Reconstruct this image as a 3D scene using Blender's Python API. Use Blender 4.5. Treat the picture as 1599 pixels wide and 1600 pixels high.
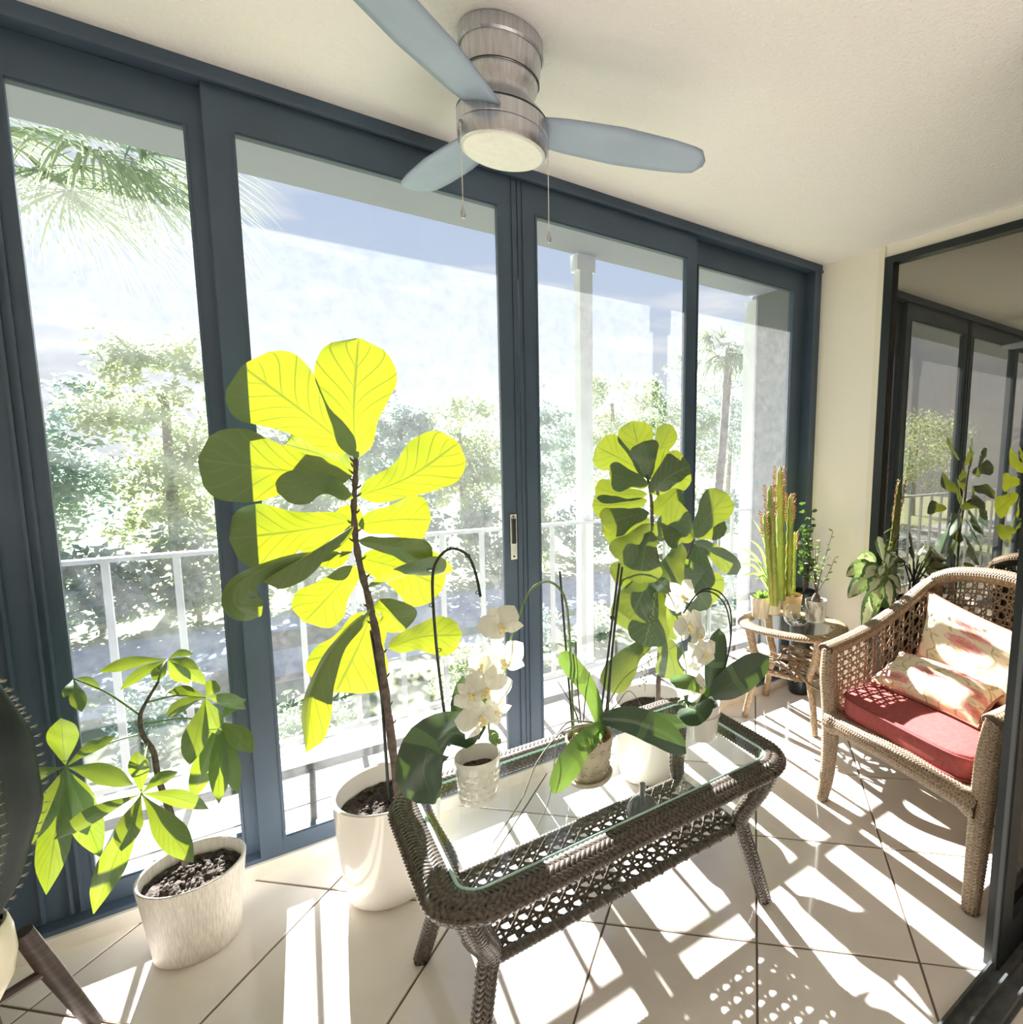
import bpy, bmesh, math, random
from mathutils import Vector as V, Matrix, Euler, noise
random.seed(7)
for o in list(bpy.data.objects): bpy.data.objects.remove(o)
scene = bpy.context.scene
COL = scene.collection
PI = math.pi

# ------------------------------------------------------------------ camera
F, PX, PY = 872.2, 1066.0, 800.0
YAW, PITCH, ROLL = 0.66002, 0.117563, -0.0153123
CAM = V((0.0, -2.149, 1.415))
_fw = V((math.sin(YAW)*math.cos(PITCH), math.cos(YAW)*math.cos(PITCH), -math.sin(PITCH)))
_rt = V((math.cos(YAW), -math.sin(YAW), 0)); _dn = _fw.cross(_rt)
RT = _rt*math.cos(ROLL) + _dn*math.sin(ROLL)
DN = -_rt*math.sin(ROLL) + _dn*math.cos(ROLL)
cd = bpy.data.cameras.new('camera'); cam = bpy.data.objects.new('camera', cd); COL.objects.link(cam)
m = Matrix((RT, -DN, -_fw)).transposed().to_4x4(); m.translation = CAM
cam.matrix_world = m
cd.sensor_fit = 'HORIZONTAL'; cd.sensor_width = 36.0; cd.lens = F/1599*36
cd.shift_x = (799.5-PX)/1599; cd.shift_y = (PY-800)/1599
cd.clip_start = 0.02; cd.clip_end = 400
scene.camera = cam

# ------------------------------------------------------------------ sky, sun, exposure
SUN_AZ, SUN_EL, SUN_S = 0.0624, math.radians(27.7), 14.5
SKY_S = 0.28
w = bpy.data.worlds.new('sky'); scene.world = w; w.use_nodes = True
nt = w.node_tree; nt.nodes.clear()
tc = nt.nodes.new('ShaderNodeTexCoord'); sp = nt.nodes.new('ShaderNodeSeparateXYZ')
nt.links.new(tc.outputs['Generated'], sp.inputs[0])
rp = nt.nodes.new('ShaderNodeValToRGB'); nt.links.new(sp.outputs[2], rp.inputs[0])
cr = rp.color_ramp; cr.elements[0].position = 0.0; cr.elements[0].color = (0.93, 0.96, 1.0, 1)
cr.elements[1].position = 1.0; cr.elements[1].color = (0.26, 0.42, 0.86, 1)
e = cr.elements.new(0.10); e.color = (0.86, 0.92, 1.0, 1)
e = cr.elements.new(0.26); e.color = (0.68, 0.80, 1.0, 1)
e = cr.elements.new(0.5); e.color = (0.56, 0.70, 1.0, 1)
mp = nt.nodes.new('ShaderNodeMapping'); mp.inputs['Scale'].default_value = (1.6, 1.6, 9.0)
nt.links.new(tc.outputs['Generated'], mp.inputs[0])
nz = nt.nodes.new('ShaderNodeTexNoise'); nz.inputs['Scale'].default_value = 2.2; nz.inputs['Detail'].default_value = 8
nt.links.new(mp.outputs[0], nz.inputs['Vector'])
r2 = nt.nodes.new('ShaderNodeValToRGB'); nt.links.new(nz.outputs[0], r2.inputs[0])
r2.color_ramp.elements[0].position = 0.55; r2.color_ramp.elements[1].position = 0.75
mx = nt.nodes.new('ShaderNodeMix'); mx.data_type = 'RGBA'
nt.links.new(r2.outputs[0], mx.inputs[0]); nt.links.new(rp.outputs[0], mx.inputs[6]); mx.inputs[7].default_value = (1.15, 1.15, 1.15, 1)
bg = nt.nodes.new('ShaderNodeBackground'); bg.inputs[1].default_value = SKY_S
nt.links.new(mx.outputs[2], bg.inputs[0])
ow = nt.nodes.new('ShaderNodeOutputWorld'); nt.links.new(bg.outputs[0], ow.inputs[0])

sd = bpy.data.lights.new('sun', 'SUN'); sun = bpy.data.objects.new('sun', sd); COL.objects.link(sun)
sd.energy = SUN_S; sd.angle = math.radians(0.53); sd.color = (1.0, 0.975, 0.925)
tosun = V((SUN_AZ*math.cos(SUN_EL), math.sqrt(1-SUN_AZ**2)*math.cos(SUN_EL), math.sin(SUN_EL)))
sun.rotation_euler = tosun.to_track_quat('Z', 'Y').to_euler(); sun.location = tosun*40

vs = scene.view_settings
vs.view_transform = 'Standard'; vs.look = 'None'; vs.gamma = 1; vs.exposure = 1.55; vs.use_curve_mapping = False
scene.cycles.max_bounces = 14; scene.cycles.diffuse_bounces = 7; scene.cycles.glossy_bounces = 5
scene.cycles.transmission_bounces = 8; scene.cycles.transparent_max_bounces = 24
scene.cycles.caustics_reflective = False; scene.cycles.caustics_refractive = False
scene.cycles.sample_clamp_indirect = 6.0

# ------------------------------------------------------------------ helpers
def ray(x, y):
    return RT*((x-PX)/F) + DN*((y-PY)/F) + _fw
def at(x, y, Y):
    v = ray(x, y); return CAM + v*((Y-CAM.y)/v.y)
def atz(x, y, z):
    v = ray(x, y); return CAM + v*((z-CAM.z)/v.z)
def depth(p): return (p-CAM).dot(_fw)

class MB:
    def __init__(s): s.v = []; s.f = []; s.uv = {}; s.mi = []
    def add(s, vs, fs):
        b = len(s.v); s.v += [V(p) for p in vs]; s.f += [tuple(i+b for i in f) for f in fs]; return b
    def box(s, a, b):
        x0, y0, z0 = a; x1, y1, z1 = b
        s.add([(x0,y0,z0),(x1,y0,z0),(x1,y1,z0),(x0,y1,z0),(x0,y0,z1),(x1,y0,z1),(x1,y1,z1),(x0,y1,z1)],
              [(0,3,2,1),(4,5,6,7),(0,1,5,4),(1,2,6,5),(2,3,7,6),(3,0,4,7)]); return s
    def prism(s, poly, z0, z1):
        n = len(poly)
        s.add([(p[0],p[1],z0) for p in poly]+[(p[0],p[1],z1) for p in poly],
              [tuple(range(n-1,-1,-1)), tuple(range(n,2*n))]+[(i,(i+1)%n,(i+1)%n+n,i+n) for i in range(n)]); return s
    def tube(s, path, rad, seg=8, caps=True, flat=None):
        """path: points; rad: number or list; flat=(axis,ratio) squashes the section along axis"""
        pts = [V(p) for p in path]; n = len(pts)
        if not hasattr(rad, '__len__'): rad = [rad]*n
        up = None; rings = []
        for i, p in enumerate(pts):
            t = (pts[min(i+1,n-1)]-pts[max(i-1,0)]).normalized()
            if up is None:
                up = V((0,0,1)) if abs(t.z) < .9 else V((1,0,0))
            up = (up - t*up.dot(t)).normalized(); sd_ = t.cross(up)
            ring = []
            for k in range(seg):
                a = 2*PI*k/seg; o_ = (up*math.cos(a)+sd_*math.sin(a))*rad[i]
                if flat: ax = V(flat[0]); o_ = o_ - ax*o_.dot(ax)*(1-flat[1])
                ring.append(p+o_)
            rings.append(ring)
        b = len(s.v)
        for r_ in rings: s.v += r_
        for i in range(n-1):
            for k in range(seg):
                k2 = (k+1) % seg
                s.f.append((b+i*seg+k, b+i*seg+k2, b+(i+1)*seg+k2, b+(i+1)*seg+k))
        if caps:
            s.f.append(tuple(b+k for k in range(seg-1,-1,-1))); s.f.append(tuple(b+(n-1)*seg+k for k in range(seg)))
        return s
    def lathe(s, prof, c=(0,0,0), seg=32, sx=1, sy=1, close=False):
        c = V(c); n = len(prof); b = len(s.v)
        for r_, z in prof:
            for k in range(seg):
                a = 2*PI*k/seg; s.v.append(c+V((r_*math.cos(a)*sx, r_*math.sin(a)*sy, z)))
        for i in range(n-1):
            for k in range(seg):
                k2 = (k+1) % seg; s.f.append((b+i*seg+k, b+i*seg+k2, b+(i+1)*seg+k2, b+(i+1)*seg+k))
        if prof[0][0] > 1e-4: s.f.append(tuple(b+k for k in range(seg-1,-1,-1)))
        if prof[-1][0] > 1e-4 and close: s.f.append(tuple(b+(n-1)*seg+k for k in range(seg)))
        return s
    def ball(s, c, r_, seg=12, sz=1):
        n = max(4, seg//2); s.lathe([(max(1e-5, math.sin(PI*i/n)*r_), -math.cos(PI*i/n)*r_*sz) for i in range(n+1)], c, seg); return s
    def grid(s, fn, nu, nv, wrap_v=False, uv=True):
        b = len(s.v); row = nv if wrap_v else nv+1
        for i in range(nu+1):
            for j in range(row): s.v.append(V(fn(i/nu, j/nv)))
        for i in range(nu):
            for j in range(nv):
                j2 = (j+1) % row if wrap_v else j+1
                f_ = (b+i*row+j, b+i*row+j2, b+(i+1)*row+j2, b+(i+1)*row+j)
                if uv: s.uv[len(s.f)] = ((i/nu,j/nv),(i/nu,(j+1)/nv),((i+1)/nu,(j+1)/nv),((i+1)/nu,j/nv))
                s.f.append(f_)
        return s
    def build(s, name, mat, parent=None, smooth=True, org=None, normals=True, angle=40):
        me = bpy.data.meshes.new(name)
        if org is None: org = V(parent['org']) if parent is not None and 'org' in parent.keys() else V((0,0,0))
        org = V(org)
        me.from_pydata([p-org for p in s.v], [], s.f)
        if s.uv:
            l = me.uv_layers.new(name='UVMap')
            for pi, uvs in s.uv.items():
                p = me.polygons[pi]
                for k, li in enumerate(p.loop_indices): l.data[li].uv = uvs[k]
        if normals:
            bm = bmesh.new(); bm.from_mesh(me); bmesh.ops.recalc_face_normals(bm, faces=bm.faces); bm.to_mesh(me); bm.free()
        if smooth:
            me.polygons.foreach_set('use_smooth', [True]*len(me.polygons))
            try: me.set_sharp_from_angle(angle=math.radians(angle))
            except Exception: pass
        me.materials.append(mat)
        o = bpy.data.objects.new(name, me); COL.objects.link(o)
        o['org'] = list(org)
        if parent is not None: o.parent = parent
        else: o.location = org
        return o

def tag(o, label, cat, group=None, kind=None):
    if label: o['label'] = label
    if cat: o['category'] = cat
    if group: o['group'] = group
    if kind: o['kind'] = kind
    return o
def thing(name, loc, label=None, cat=None, group=None, kind=None):
    o = bpy.data.objects.new(name, None); COL.objects.link(o); o.location = loc; o['org'] = list(loc); o.empty_display_size = .05
    return tag(o, label, cat, group, kind)
def struct(name, mb, mat, parent=None, smooth=False):
    o = mb.build(name, mat, parent, smooth)
    if parent is None: o['kind'] = 'structure'
    return o
def spline(pts, n):
    """Catmull-Rom through pts"""
    pts = [V(p) for p in pts]
    if len(pts) == 2: return [pts[0].lerp(pts[1], i/n) for i in range(n+1)]
    P = [pts[0]*2-pts[1]]+pts+[pts[-1]*2-pts[-2]]; out = []
    m_ = len(pts)-1
    for i in range(n+1):
        t = i/n*m_; k = min(int(t), m_-1); t -= k
        a, b, c, d = P[k:k+4]
        out.append(0.5*((2*b)+(c-a)*t+(2*a-5*b+4*c-d)*t*t+(3*b-a-3*c+d)*t**3))
    return out
def interp(tab, t, smooth=False):
    if smooth:
        n = len(tab)
        for i in range(n-1):
            (a, x), (b, y) = tab[i], tab[i+1]
            if t <= b:
                def sl(k):
                    if k <= 0 or k >= n-1: k2 = min(max(k,1),n-1); return (tab[k2][1]-tab[k2-1][1])/(tab[k2][0]-tab[k2-1][0])
                    return (tab[k+1][1]-tab[k-1][1])/(tab[k+1][0]-tab[k-1][0])
                h = b-a; q = (t-a)/h; m0, m1 = sl(i)*h, sl(i+1)*h
                return x*(2*q**3-3*q*q+1)+m0*(q**3-2*q*q+q)+y*(3*q*q-2*q**3)+m1*(q**3-q*q)
        return tab[-1][1]
    for (a, x), (b, y) in zip(tab, tab[1:]):
        if t <= b: return x+(y-x)*(t-a)/(b-a)
    return tab[-1][1]

# ------------------------------------------------------------------ materials
def newmat(name):
    m_ = bpy.data.materials.new(name); m_.use_nodes = True; t = m_.node_tree
    return m_, t, t.nodes['Principled BSDF']
def mat(name, col, rough=.5, metal=0, var=0, vscale=8, bump=0, bscale=60, coat=0, col2=None, stretch=None, detail=4, spec=None, objvar=0):
    m_, t, b = newmat(name)
    b.inputs['Roughness'].default_value = rough; b.inputs['Metallic'].default_value = metal
    b.inputs['Coat Weight'].default_value = coat
    if spec is not None: b.inputs['Specular IOR Level'].default_value = spec
    b.inputs['Base Color'].default_value = (*col, 1)
    if var or bump or col2:
        c = t.nodes.new('ShaderNodeTexCoord'); src = c.outputs['Object']
        if stretch:
            mp_ = t.nodes.new('ShaderNodeMapping'); mp_.inputs['Scale'].default_value = stretch; t.links.new(src, mp_.inputs[0]); src = mp_.outputs[0]
        if var or col2:
            n = t.nodes.new('ShaderNodeTexNoise'); n.inputs['Scale'].default_value = vscale; n.inputs['Detail'].default_value = detail
            t.links.new(src, n.inputs['Vector'])
            r_ = t.nodes.new('ShaderNodeValToRGB'); t.links.new(n.outputs[0], r_.inputs[0])
            c2 = col2 or tuple(max(0, x*(1-var)) for x in col); c1 = col if col2 else tuple(min(1, x*(1+var)) for x in col)
            r_.color_ramp.elements[0].position = .35; r_.color_ramp.elements[0].color = (*c2, 1)
            r_.color_ramp.elements[1].position = .65; r_.color_ramp.elements[1].color = (*c1, 1)
            out = r_.outputs[0]
            if objvar:
                oi = t.nodes.new('ShaderNodeObjectInfo'); h = t.nodes.new('ShaderNodeHueSaturation')
                mr = t.nodes.new('ShaderNodeMapRange'); mr.inputs[3].default_value = 1-objvar; mr.inputs[4].default_value = 1+objvar
                t.links.new(oi.outputs['Random'], mr.inputs[0]); t.links.new(mr.outputs[0], h.inputs['Value']); t.links.new(out, h.inputs['Color']); out = h.outputs[0]
            t.links.new(out, b.inputs['Base Color'])
        if bump:
            n2 = t.nodes.new('ShaderNodeTexNoise'); n2.inputs['Scale'].default_value = bscale; n2.inputs['Detail'].default_value = 3
            t.links.new(src, n2.inputs['Vector'])
            bp = t.nodes.new('ShaderNodeBump'); bp.inputs['Strength'].default_value = bump; bp.inputs['Distance'].default_value = .01
            t.links.new(n2.outputs[0], bp.inputs['Height']); t.links.new(bp.outputs[0], b.inputs['Normal'])
    return m_
def glassmat(name, tint=(1,1,1), film=0.0, fscale=3, refl=1.0, filmcol=(.95,.97,1), fmin=0, both=False):
    """thin clean pane: transparent + Fresnel reflection, with a scattering film of dust on it"""
    m_ = bpy.data.materials.new(name); m_.use_nodes = True; t = m_.node_tree; t.nodes.clear()
    N = t.nodes.new; out = N('ShaderNodeOutputMaterial')
    tr = N('ShaderNodeBsdfTransparent'); tr.inputs[0].default_value = (*tint, 1)
    gl = N('ShaderNodeBsdfGlossy'); gl.inputs['Roughness'].default_value = 0.0
    fr = N('ShaderNodeFresnel'); fr.inputs[0].default_value = 1.45
    mu = N('ShaderNodeMath'); mu.operation = 'MULTIPLY'; mu.inputs[1].default_value = refl; t.links.new(fr.outputs[0], mu.inputs[0])
    mx1 = N('ShaderNodeMixShader'); t.links.new(mu.outputs[0], mx1.inputs[0]); t.links.new(tr.outputs[0], mx1.inputs[1]); t.links.new(gl.outputs[0], mx1.inputs[2])
    last = mx1
    geo_ = N('ShaderNodeNewGeometry'); inv = N('ShaderNodeMath'); inv.operation = 'SUBTRACT'; inv.inputs[0].default_value = 1.0; t.links.new(geo_.outputs['Backfacing'], inv.inputs[1]); mu3 = N('ShaderNodeMath'); mu3.operation = 'MULTIPLY'; t.links.new(mu.outputs[0], mu3.inputs[0]); t.links.new(inv.outputs[0], mu3.inputs[1])
    if not both: t.links.new(mu3.outputs[0], mx1.inputs[0])
    if film:
        tl = N('ShaderNodeBsdfTranslucent'); tl.inputs[0].default_value = (*filmcol, 1)
        tcn = N('ShaderNodeTexCoord')
        n = N('ShaderNodeTexNoise'); n.inputs['Scale'].default_value = fscale; n.inputs['Detail'].default_value = 10; n.inputs['Roughness'].default_value = .75
        t.links.new(tcn.outputs['Object'], n.inputs['Vector'])
        mr = N('ShaderNodeMapRange'); mr.inputs[1].default_value = .3; mr.inputs[2].default_value = .75; mr.inputs[3].default_value = fmin; mr.inputs[4].default_value = film
        t.links.new(n.outputs[0], mr.inputs[0])
        mx2 = N('ShaderNodeMixShader'); t.links.new(mr.outputs[0], mx2.inputs[0]); t.links.new(mx1.outputs[0], mx2.inputs[1]); t.links.new(tl.outputs[0], mx2.inputs[2]); last = mx2
    t.links.new(last.outputs[0], out.inputs[0])
    return m_
def leafmat(name, top, trans, vein, n=9, k=.55, tw=.5, rough=.35, veinw=.035, stripe=None, coat=.15):
    m_ = bpy.data.materials.new(name); m_.use_nodes = True; t = m_.node_tree; N = t.nodes.new; L = t.links.new
    b = t.nodes['Principled BSDF']; out = t.nodes['Material Output']
    uv = N('ShaderNodeUVMap'); sx = N('ShaderNodeSeparateXYZ'); L(uv.outputs[0], sx.inputs[0])
    def mth(op, a, b_=None):
        q = N('ShaderNodeMath'); q.operation = op
        for i, x in enumerate((a, b_)):
            if x is None: continue
            if isinstance(x, (int, float)): q.inputs[i].default_value = x
            else: L(x, q.inputs[i])
        return q.outputs[0]
    a = mth('MULTIPLY', mth('ABSOLUTE', mth('SUBTRACT', sx.outputs[1], .5)), 2)
    mid = mth('LESS_THAN', a, veinw)
    ph = mth('SUBTRACT', mth('MULTIPLY', sx.outputs[0], n), mth('MULTIPLY', mth('POWER', a, .8), n*k*.35))
    lat = mth('LESS_THAN', mth('ABSOLUTE', mth('SUBTRACT', mth('FRACT', ph), .5)), .045)
    vm = mth('MAXIMUM', mid, lat)
    nz_ = N('ShaderNodeTexNoise'); nz_.inputs['Scale'].default_value = 40; tcn = N('ShaderNodeTexCoord'); L(tcn.outputs['Object'], nz_.inputs['Vector'])
    oi = N('ShaderNodeObjectInfo')
    def colmix(f_, c1, c2):
        q = N('ShaderNodeMix'); q.data_type = 'RGBA'
        if isinstance(f_, (int, float)): q.inputs[0].default_value = f_
        else: L(f_, q.inputs[0])
        for i, c in ((6, c1), (7, c2)):
            if isinstance(c, tuple): q.inputs[i].default_value = (*c, 1)
            else: L(c, q.inputs[i])
        return q.outputs[2]
    base = colmix(mth('MULTIPLY', nz_.outputs[0], .6), top, tuple(x*.65 for x in top))
    if stripe:
        st = mth('MULTIPLY', mth('LESS_THAN', a, mth('ADD', mth('MULTIPLY', nz_.outputs[0], .9), .12)), .85)
        base = colmix(st, base, stripe)
    h = N('ShaderNodeHueSaturation'); L(base, h.inputs['Color'])
    mr = N('ShaderNodeMapRange'); mr.inputs[3].default_value = .8; mr.inputs[4].default_value = 1.25; L(oi.outputs['Random'], mr.inputs[0]); L(mr.outputs[0], h.inputs['Value'])
    base = colmix(mth('MULTIPLY', vm, .7), h.outputs[0], vein)
    L(base, b.inputs['Base Color']); b.inputs['Roughness'].default_value = rough; b.inputs['Coat Weight'].default_value = coat; b.inputs['Coat Roughness'].default_value = .25
    tl = N('ShaderNodeBsdfTranslucent')
    tcol = colmix(mth('MULTIPLY', vm, .75), trans, tuple(x*.35 for x in trans)); L(tcol, tl.inputs[0])
    bp = N('ShaderNodeBump'); bp.inputs['Strength'].default_value = .5; bp.inputs['Distance'].default_value = .004; L(mth('MULTIPLY', vm, -1), bp.inputs['Height']); L(bp.outputs[0], b.inputs['Normal'])
    ms = N('ShaderNodeMixShader'); ms.inputs[0].default_value = tw; L(b.outputs[0], ms.inputs[1]); L(tl.outputs[0], ms.inputs[2]); L(ms.outputs[0], out.inputs[0])
    return m_

M = {}
M['tile'] = mat('glazed_cream_tile', (.80,.745,.69), .12, var=.05, vscale=5, objvar=.03, coat=.3, bump=.02, bscale=30)
M['grout'] = mat('brown_grout', (.16,.12,.09), .9)
M['ceiling'] = mat('textured_ceiling_paint', (.91,.885,.885), .9, bump=.5, bscale=90)
M['wall'] = mat('cream_wall_paint', (.91,.86,.78), .7, bump=.15, bscale=120)
M['trimw'] = mat('cream_trim', (.86,.80,.68), .5)
M['frame'] = mat('flare_tinted_bronze', (.070,.104,.155), .38, metal=.15, var=.1, vscale=3)  # dark bronze, with the blue cast of lens flare put into its colour
M['framed'] = mat('dark_bronze_aluminium', (.018,.024,.028), .35, metal=.2)
M['pane'] = glassmat('window_glass', (.97,.985,1), film=.042, fscale=26, fmin=.017, both=False)
M['tableglass'] = glassmat('table_glass', (.955,.985,.975), film=.012, fscale=6, refl=1.0)
M['chrome'] = mat('satin_chrome', (.75,.75,.73), .25, metal=1)
M['stucco'] = mat('white_stucco', (.80,.80,.82), .85, bump=.2, bscale=70)
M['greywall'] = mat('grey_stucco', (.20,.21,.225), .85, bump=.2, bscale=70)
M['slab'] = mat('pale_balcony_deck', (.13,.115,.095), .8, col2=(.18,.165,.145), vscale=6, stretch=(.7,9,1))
M['rail'] = mat('white_painted_rail', (.60,.61,.62), .5)
M['curb'] = mat('white_marble_curb', (.82,.78,.72), .35, col2=(.70,.64,.57), vscale=7)
# ================================================================== setting
X0, X1 = -0.92, 2.63        # left and right end walls
YN = -1.59                  # line of the inner sliding door
ZC = 2.44
# floor: slab with 45 degree tiles
fl = thing('floor', (0,0,0), kind='structure')
MB().box((X0,YN,-.08),(X1,0.0,-.004)).build('grout_bed', M['grout'], fl, False)
TS, G = 0.4495, 0.0032
def clip(poly, ax, val, keep_less):
    out = []
    for i in range(len(poly)):
        a, b = poly[i], poly[(i+1) % len(poly)]
        ia = (a[ax] <= val) == keep_less; ib = (b[ax] <= val) == keep_less
        if ia: out.append(a)
        if ia != ib:
            t = (val-a[ax])/(b[ax]-a[ax]); out.append((a[0]+(b[0]-a[0])*t, a[1]+(b[1]-a[1])*t))
    return out
c45 = math.sqrt(.5)
ax_, bx_ = (c45, c45), (c45, -c45)
ORG = (1.393, -0.8286)
def tilemesh(poly, cx, cy):
    mb = MB(); n = len(poly); e_ = .0025
    ins = [(cx+(p[0]-cx)*(1-e_*4), cy+(p[1]-cy)*(1-e_*4)) for p in poly]
    mb.add([(p[0],p[1],-.006) for p in poly]+[(p[0],p[1],-.0015) for p in poly]+[(p[0],p[1],0) for p in ins],
        [(i,(i+1)%n,(i+1)%n+n,i+n) for i in range(n)]+[(i+n,(i+1)%n+n,(i+1)%n+2*n,i+2*n) for i in range(n)]+[tuple(range(2*n,3*n))])
    return mb
shared = None
for i in range(-9, 10):
    for j in range(-9, 10):
        q = [(i*TS+G, j*TS+G), ((i+1)*TS-G, j*TS+G), ((i+1)*TS-G, (j+1)*TS-G), (i*TS+G, (j+1)*TS-G)]
        poly = [(ORG[0]+a*ax_[0]+b*bx_[0], ORG[1]+a*ax_[1]+b*bx_[1]) for a, b in q]
        inside = all(X0 < p[0] < X1 and YN < p[1] < 0 for p in poly)
        cx = sum(p[0] for p in poly)/4; cy = sum(p[1] for p in poly)/4
        if inside:
            if shared is None:
                o = tilemesh([(p[0]-cx, p[1]-cy) for p in poly], 0, 0).build('tile', M['tile'], fl, False, org=(0,0,0)); shared = o.data; o.location = (cx, cy, 0)
            else:
                o = bpy.data.objects.new('tile', shared); COL.objects.link(o); o.parent = fl; o.location = (cx, cy, 0)
        else:
            p = poly
            for a in ((0, X0, False), (0, X1, True), (1, YN, False), (1, 0.0, True)):
                if p: p = clip(p, *a)
            if len(p) > 2:
                ar = abs(sum(p[k][0]*p[(k+1)%len(p)][1]-p[(k+1)%len(p)][0]*p[k][1] for k in range(len(p))))/2
                if ar > 4e-4:
                    cx = sum(a[0] for a in p)/len(p); cy = sum(a[1] for a in p)/len(p)
                    tilemesh([(a[0]-cx, a[1]-cy) for a in p], 0, 0).build('tile', M['tile'], fl, False, org=(0,0,0)).location = (cx, cy, 0)
struct('ceiling', MB().box((X0-.1,YN-.12,ZC),(X1+.1,.1,ZC+.1)), M['ceiling'])
# ---- right end wall: pier by the window, big reflecting window
WY = -0.424   # edge of the end window (pier from 0 to here)
wr = thing('wall_right', (X1,0,0), kind='structure')
MB().box((X1,WY,0),(X1+.12,.02,ZC)).build('pier', M['wall'], wr, False)
MB().box((X1,YN-.1,2.38),(X1+.12,WY,ZC)).build('lintel', M['wall'], wr, False)
MB().box((X1,YN-.1,0),(X1+.12,WY,.10)).build('sill_wall', M['wall'], wr, False)
MB().box((X1-.012,WY,0),(X1,WY+.035,ZC)).build('corner_bead', M['trimw'], wr, False)
w5 = thing('window_5', (X1,WY,.1), kind='structure')
for a, b in (((X1-.012,WY-.05,.10),(X1+.05,WY,2.38)), ((X1-.012,YN-.06,.10),(X1+.05,YN,2.38))): MB().box(a, b).build('stile', M['framed'], w5, False)
for z0, z1 in ((2.345,2.38),(.10,.16)): MB().box((X1-.012,YN,z0),(X1+.05,WY-.05,z1)).build('rail', M['framed'], w5, False)
mm = bpy.data.materials.new('dark_mirrored_glass'); mm.use_nodes = True; t = mm.node_tree; b = t.nodes['Principled BSDF']
b.inputs['Base Color'].default_value = (.035,.033,.028,1); b.inputs['Roughness'].default_value = .02
g = t.nodes.new('ShaderNodeBsdfGlossy'); g.inputs[0].default_value = (.62,.58,.50,1); g.inputs['Roughness'].default_value = .012
ms = t.nodes.new('ShaderNodeMixShader'); ms.inputs[0].default_value = .42
t.links.new(b.outputs[0], ms.inputs[1]); t.links.new(g.outputs[0], ms.inputs[2]); t.links.new(ms.outputs[0], t.nodes['Material Output'].inputs[0])
MB().box((X1+.015,YN,.16),(X1+.023,WY-.05,2.345)).build('pane', mm, w5, False)
# left end wall
struct('wall_left', MB().box((X0-.1,YN-.1,0),(X0,.1,ZC)), M['wall'])
# curb under the sliders
struct('trim_1', MB().box((X0,-.012,0),(X1,.10,.048)), M['curb'])
# ---- sliding windows: head, jambs, four panels
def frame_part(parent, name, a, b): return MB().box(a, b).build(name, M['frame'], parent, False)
head = thing('trim_2', (X0,0,ZC), kind='structure')
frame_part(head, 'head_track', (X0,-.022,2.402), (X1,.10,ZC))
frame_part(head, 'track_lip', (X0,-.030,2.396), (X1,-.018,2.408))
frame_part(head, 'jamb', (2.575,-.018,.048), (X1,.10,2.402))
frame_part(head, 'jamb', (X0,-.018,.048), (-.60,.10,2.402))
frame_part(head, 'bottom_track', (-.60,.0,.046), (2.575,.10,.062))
# (glass x0, glass x1, stile left, stile right, y of the panel)
panels = [(-.425,-.084,-.60,-.030,.045), (.019,.785,-.045,.855,.0), (.929,1.679,.859,1.735,.0), (1.776,2.474,1.715,2.575,.045)]
for n_, (g0, g1, s0, s1, y) in enumerate(panels):
    wdw = thing('window_%d' % (n_+1), (s0,y,.06), kind='structure')
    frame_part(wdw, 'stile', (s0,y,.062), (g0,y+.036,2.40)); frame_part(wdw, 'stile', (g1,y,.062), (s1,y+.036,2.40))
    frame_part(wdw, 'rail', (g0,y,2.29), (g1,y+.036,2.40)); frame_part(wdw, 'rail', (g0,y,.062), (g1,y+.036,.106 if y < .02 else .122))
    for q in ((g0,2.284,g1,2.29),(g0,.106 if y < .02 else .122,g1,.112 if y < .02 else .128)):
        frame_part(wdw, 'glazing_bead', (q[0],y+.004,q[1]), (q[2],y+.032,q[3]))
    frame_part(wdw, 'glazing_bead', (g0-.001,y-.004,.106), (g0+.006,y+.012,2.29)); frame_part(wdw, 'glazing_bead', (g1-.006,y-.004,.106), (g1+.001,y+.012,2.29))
    pm = MB(); pm.add([(g0,y+.018,.1),(g1,y+.018,.1),(g1,y+.018,2.292),(g0,y+.018,2.292)], [(0,1,2,3)])
    pm.build('pane', M['pane'], wdw, False)
    if n_ == 0:
        for xx in (-.455,-.475,-.53): frame_part(wdw, 'rib', (xx,y-.012,.07), (xx+.007,y,2.395))
    if n_ in (1, 2):
        xx = .822 if n_ == 1 else .893
        frame_part(wdw, 'pull_rib', (xx+(.012 if n_==1 else -.018),y-.008,.07), (xx+(.016 if n_==1 else -.014),y,2.395))
    if n_ == 1:
        lk = MB(); lk.box((.803,-.010,.955),(.829,.0,1.137)).build('lock_plate', M['chrome'], wdw, False)
        h = MB(); h.box((.809,-.018,1.02),(.823,-.008,1.12)); h.build('lock_handle', M['framed'], wdw, False)
        for z in (.968,1.128): MB().lathe([(.004,-.0015),(.004,.001),(.0001,.0012)], (0,0,0), 10).build('screw', M['framed'], wdw, org=(0,0,0)).matrix_local = Matrix.Translation(V((.816,-.011,z))-V((s0,y,.06))) @ Matrix.Rotation(PI/2, 4, 'X')
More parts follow.
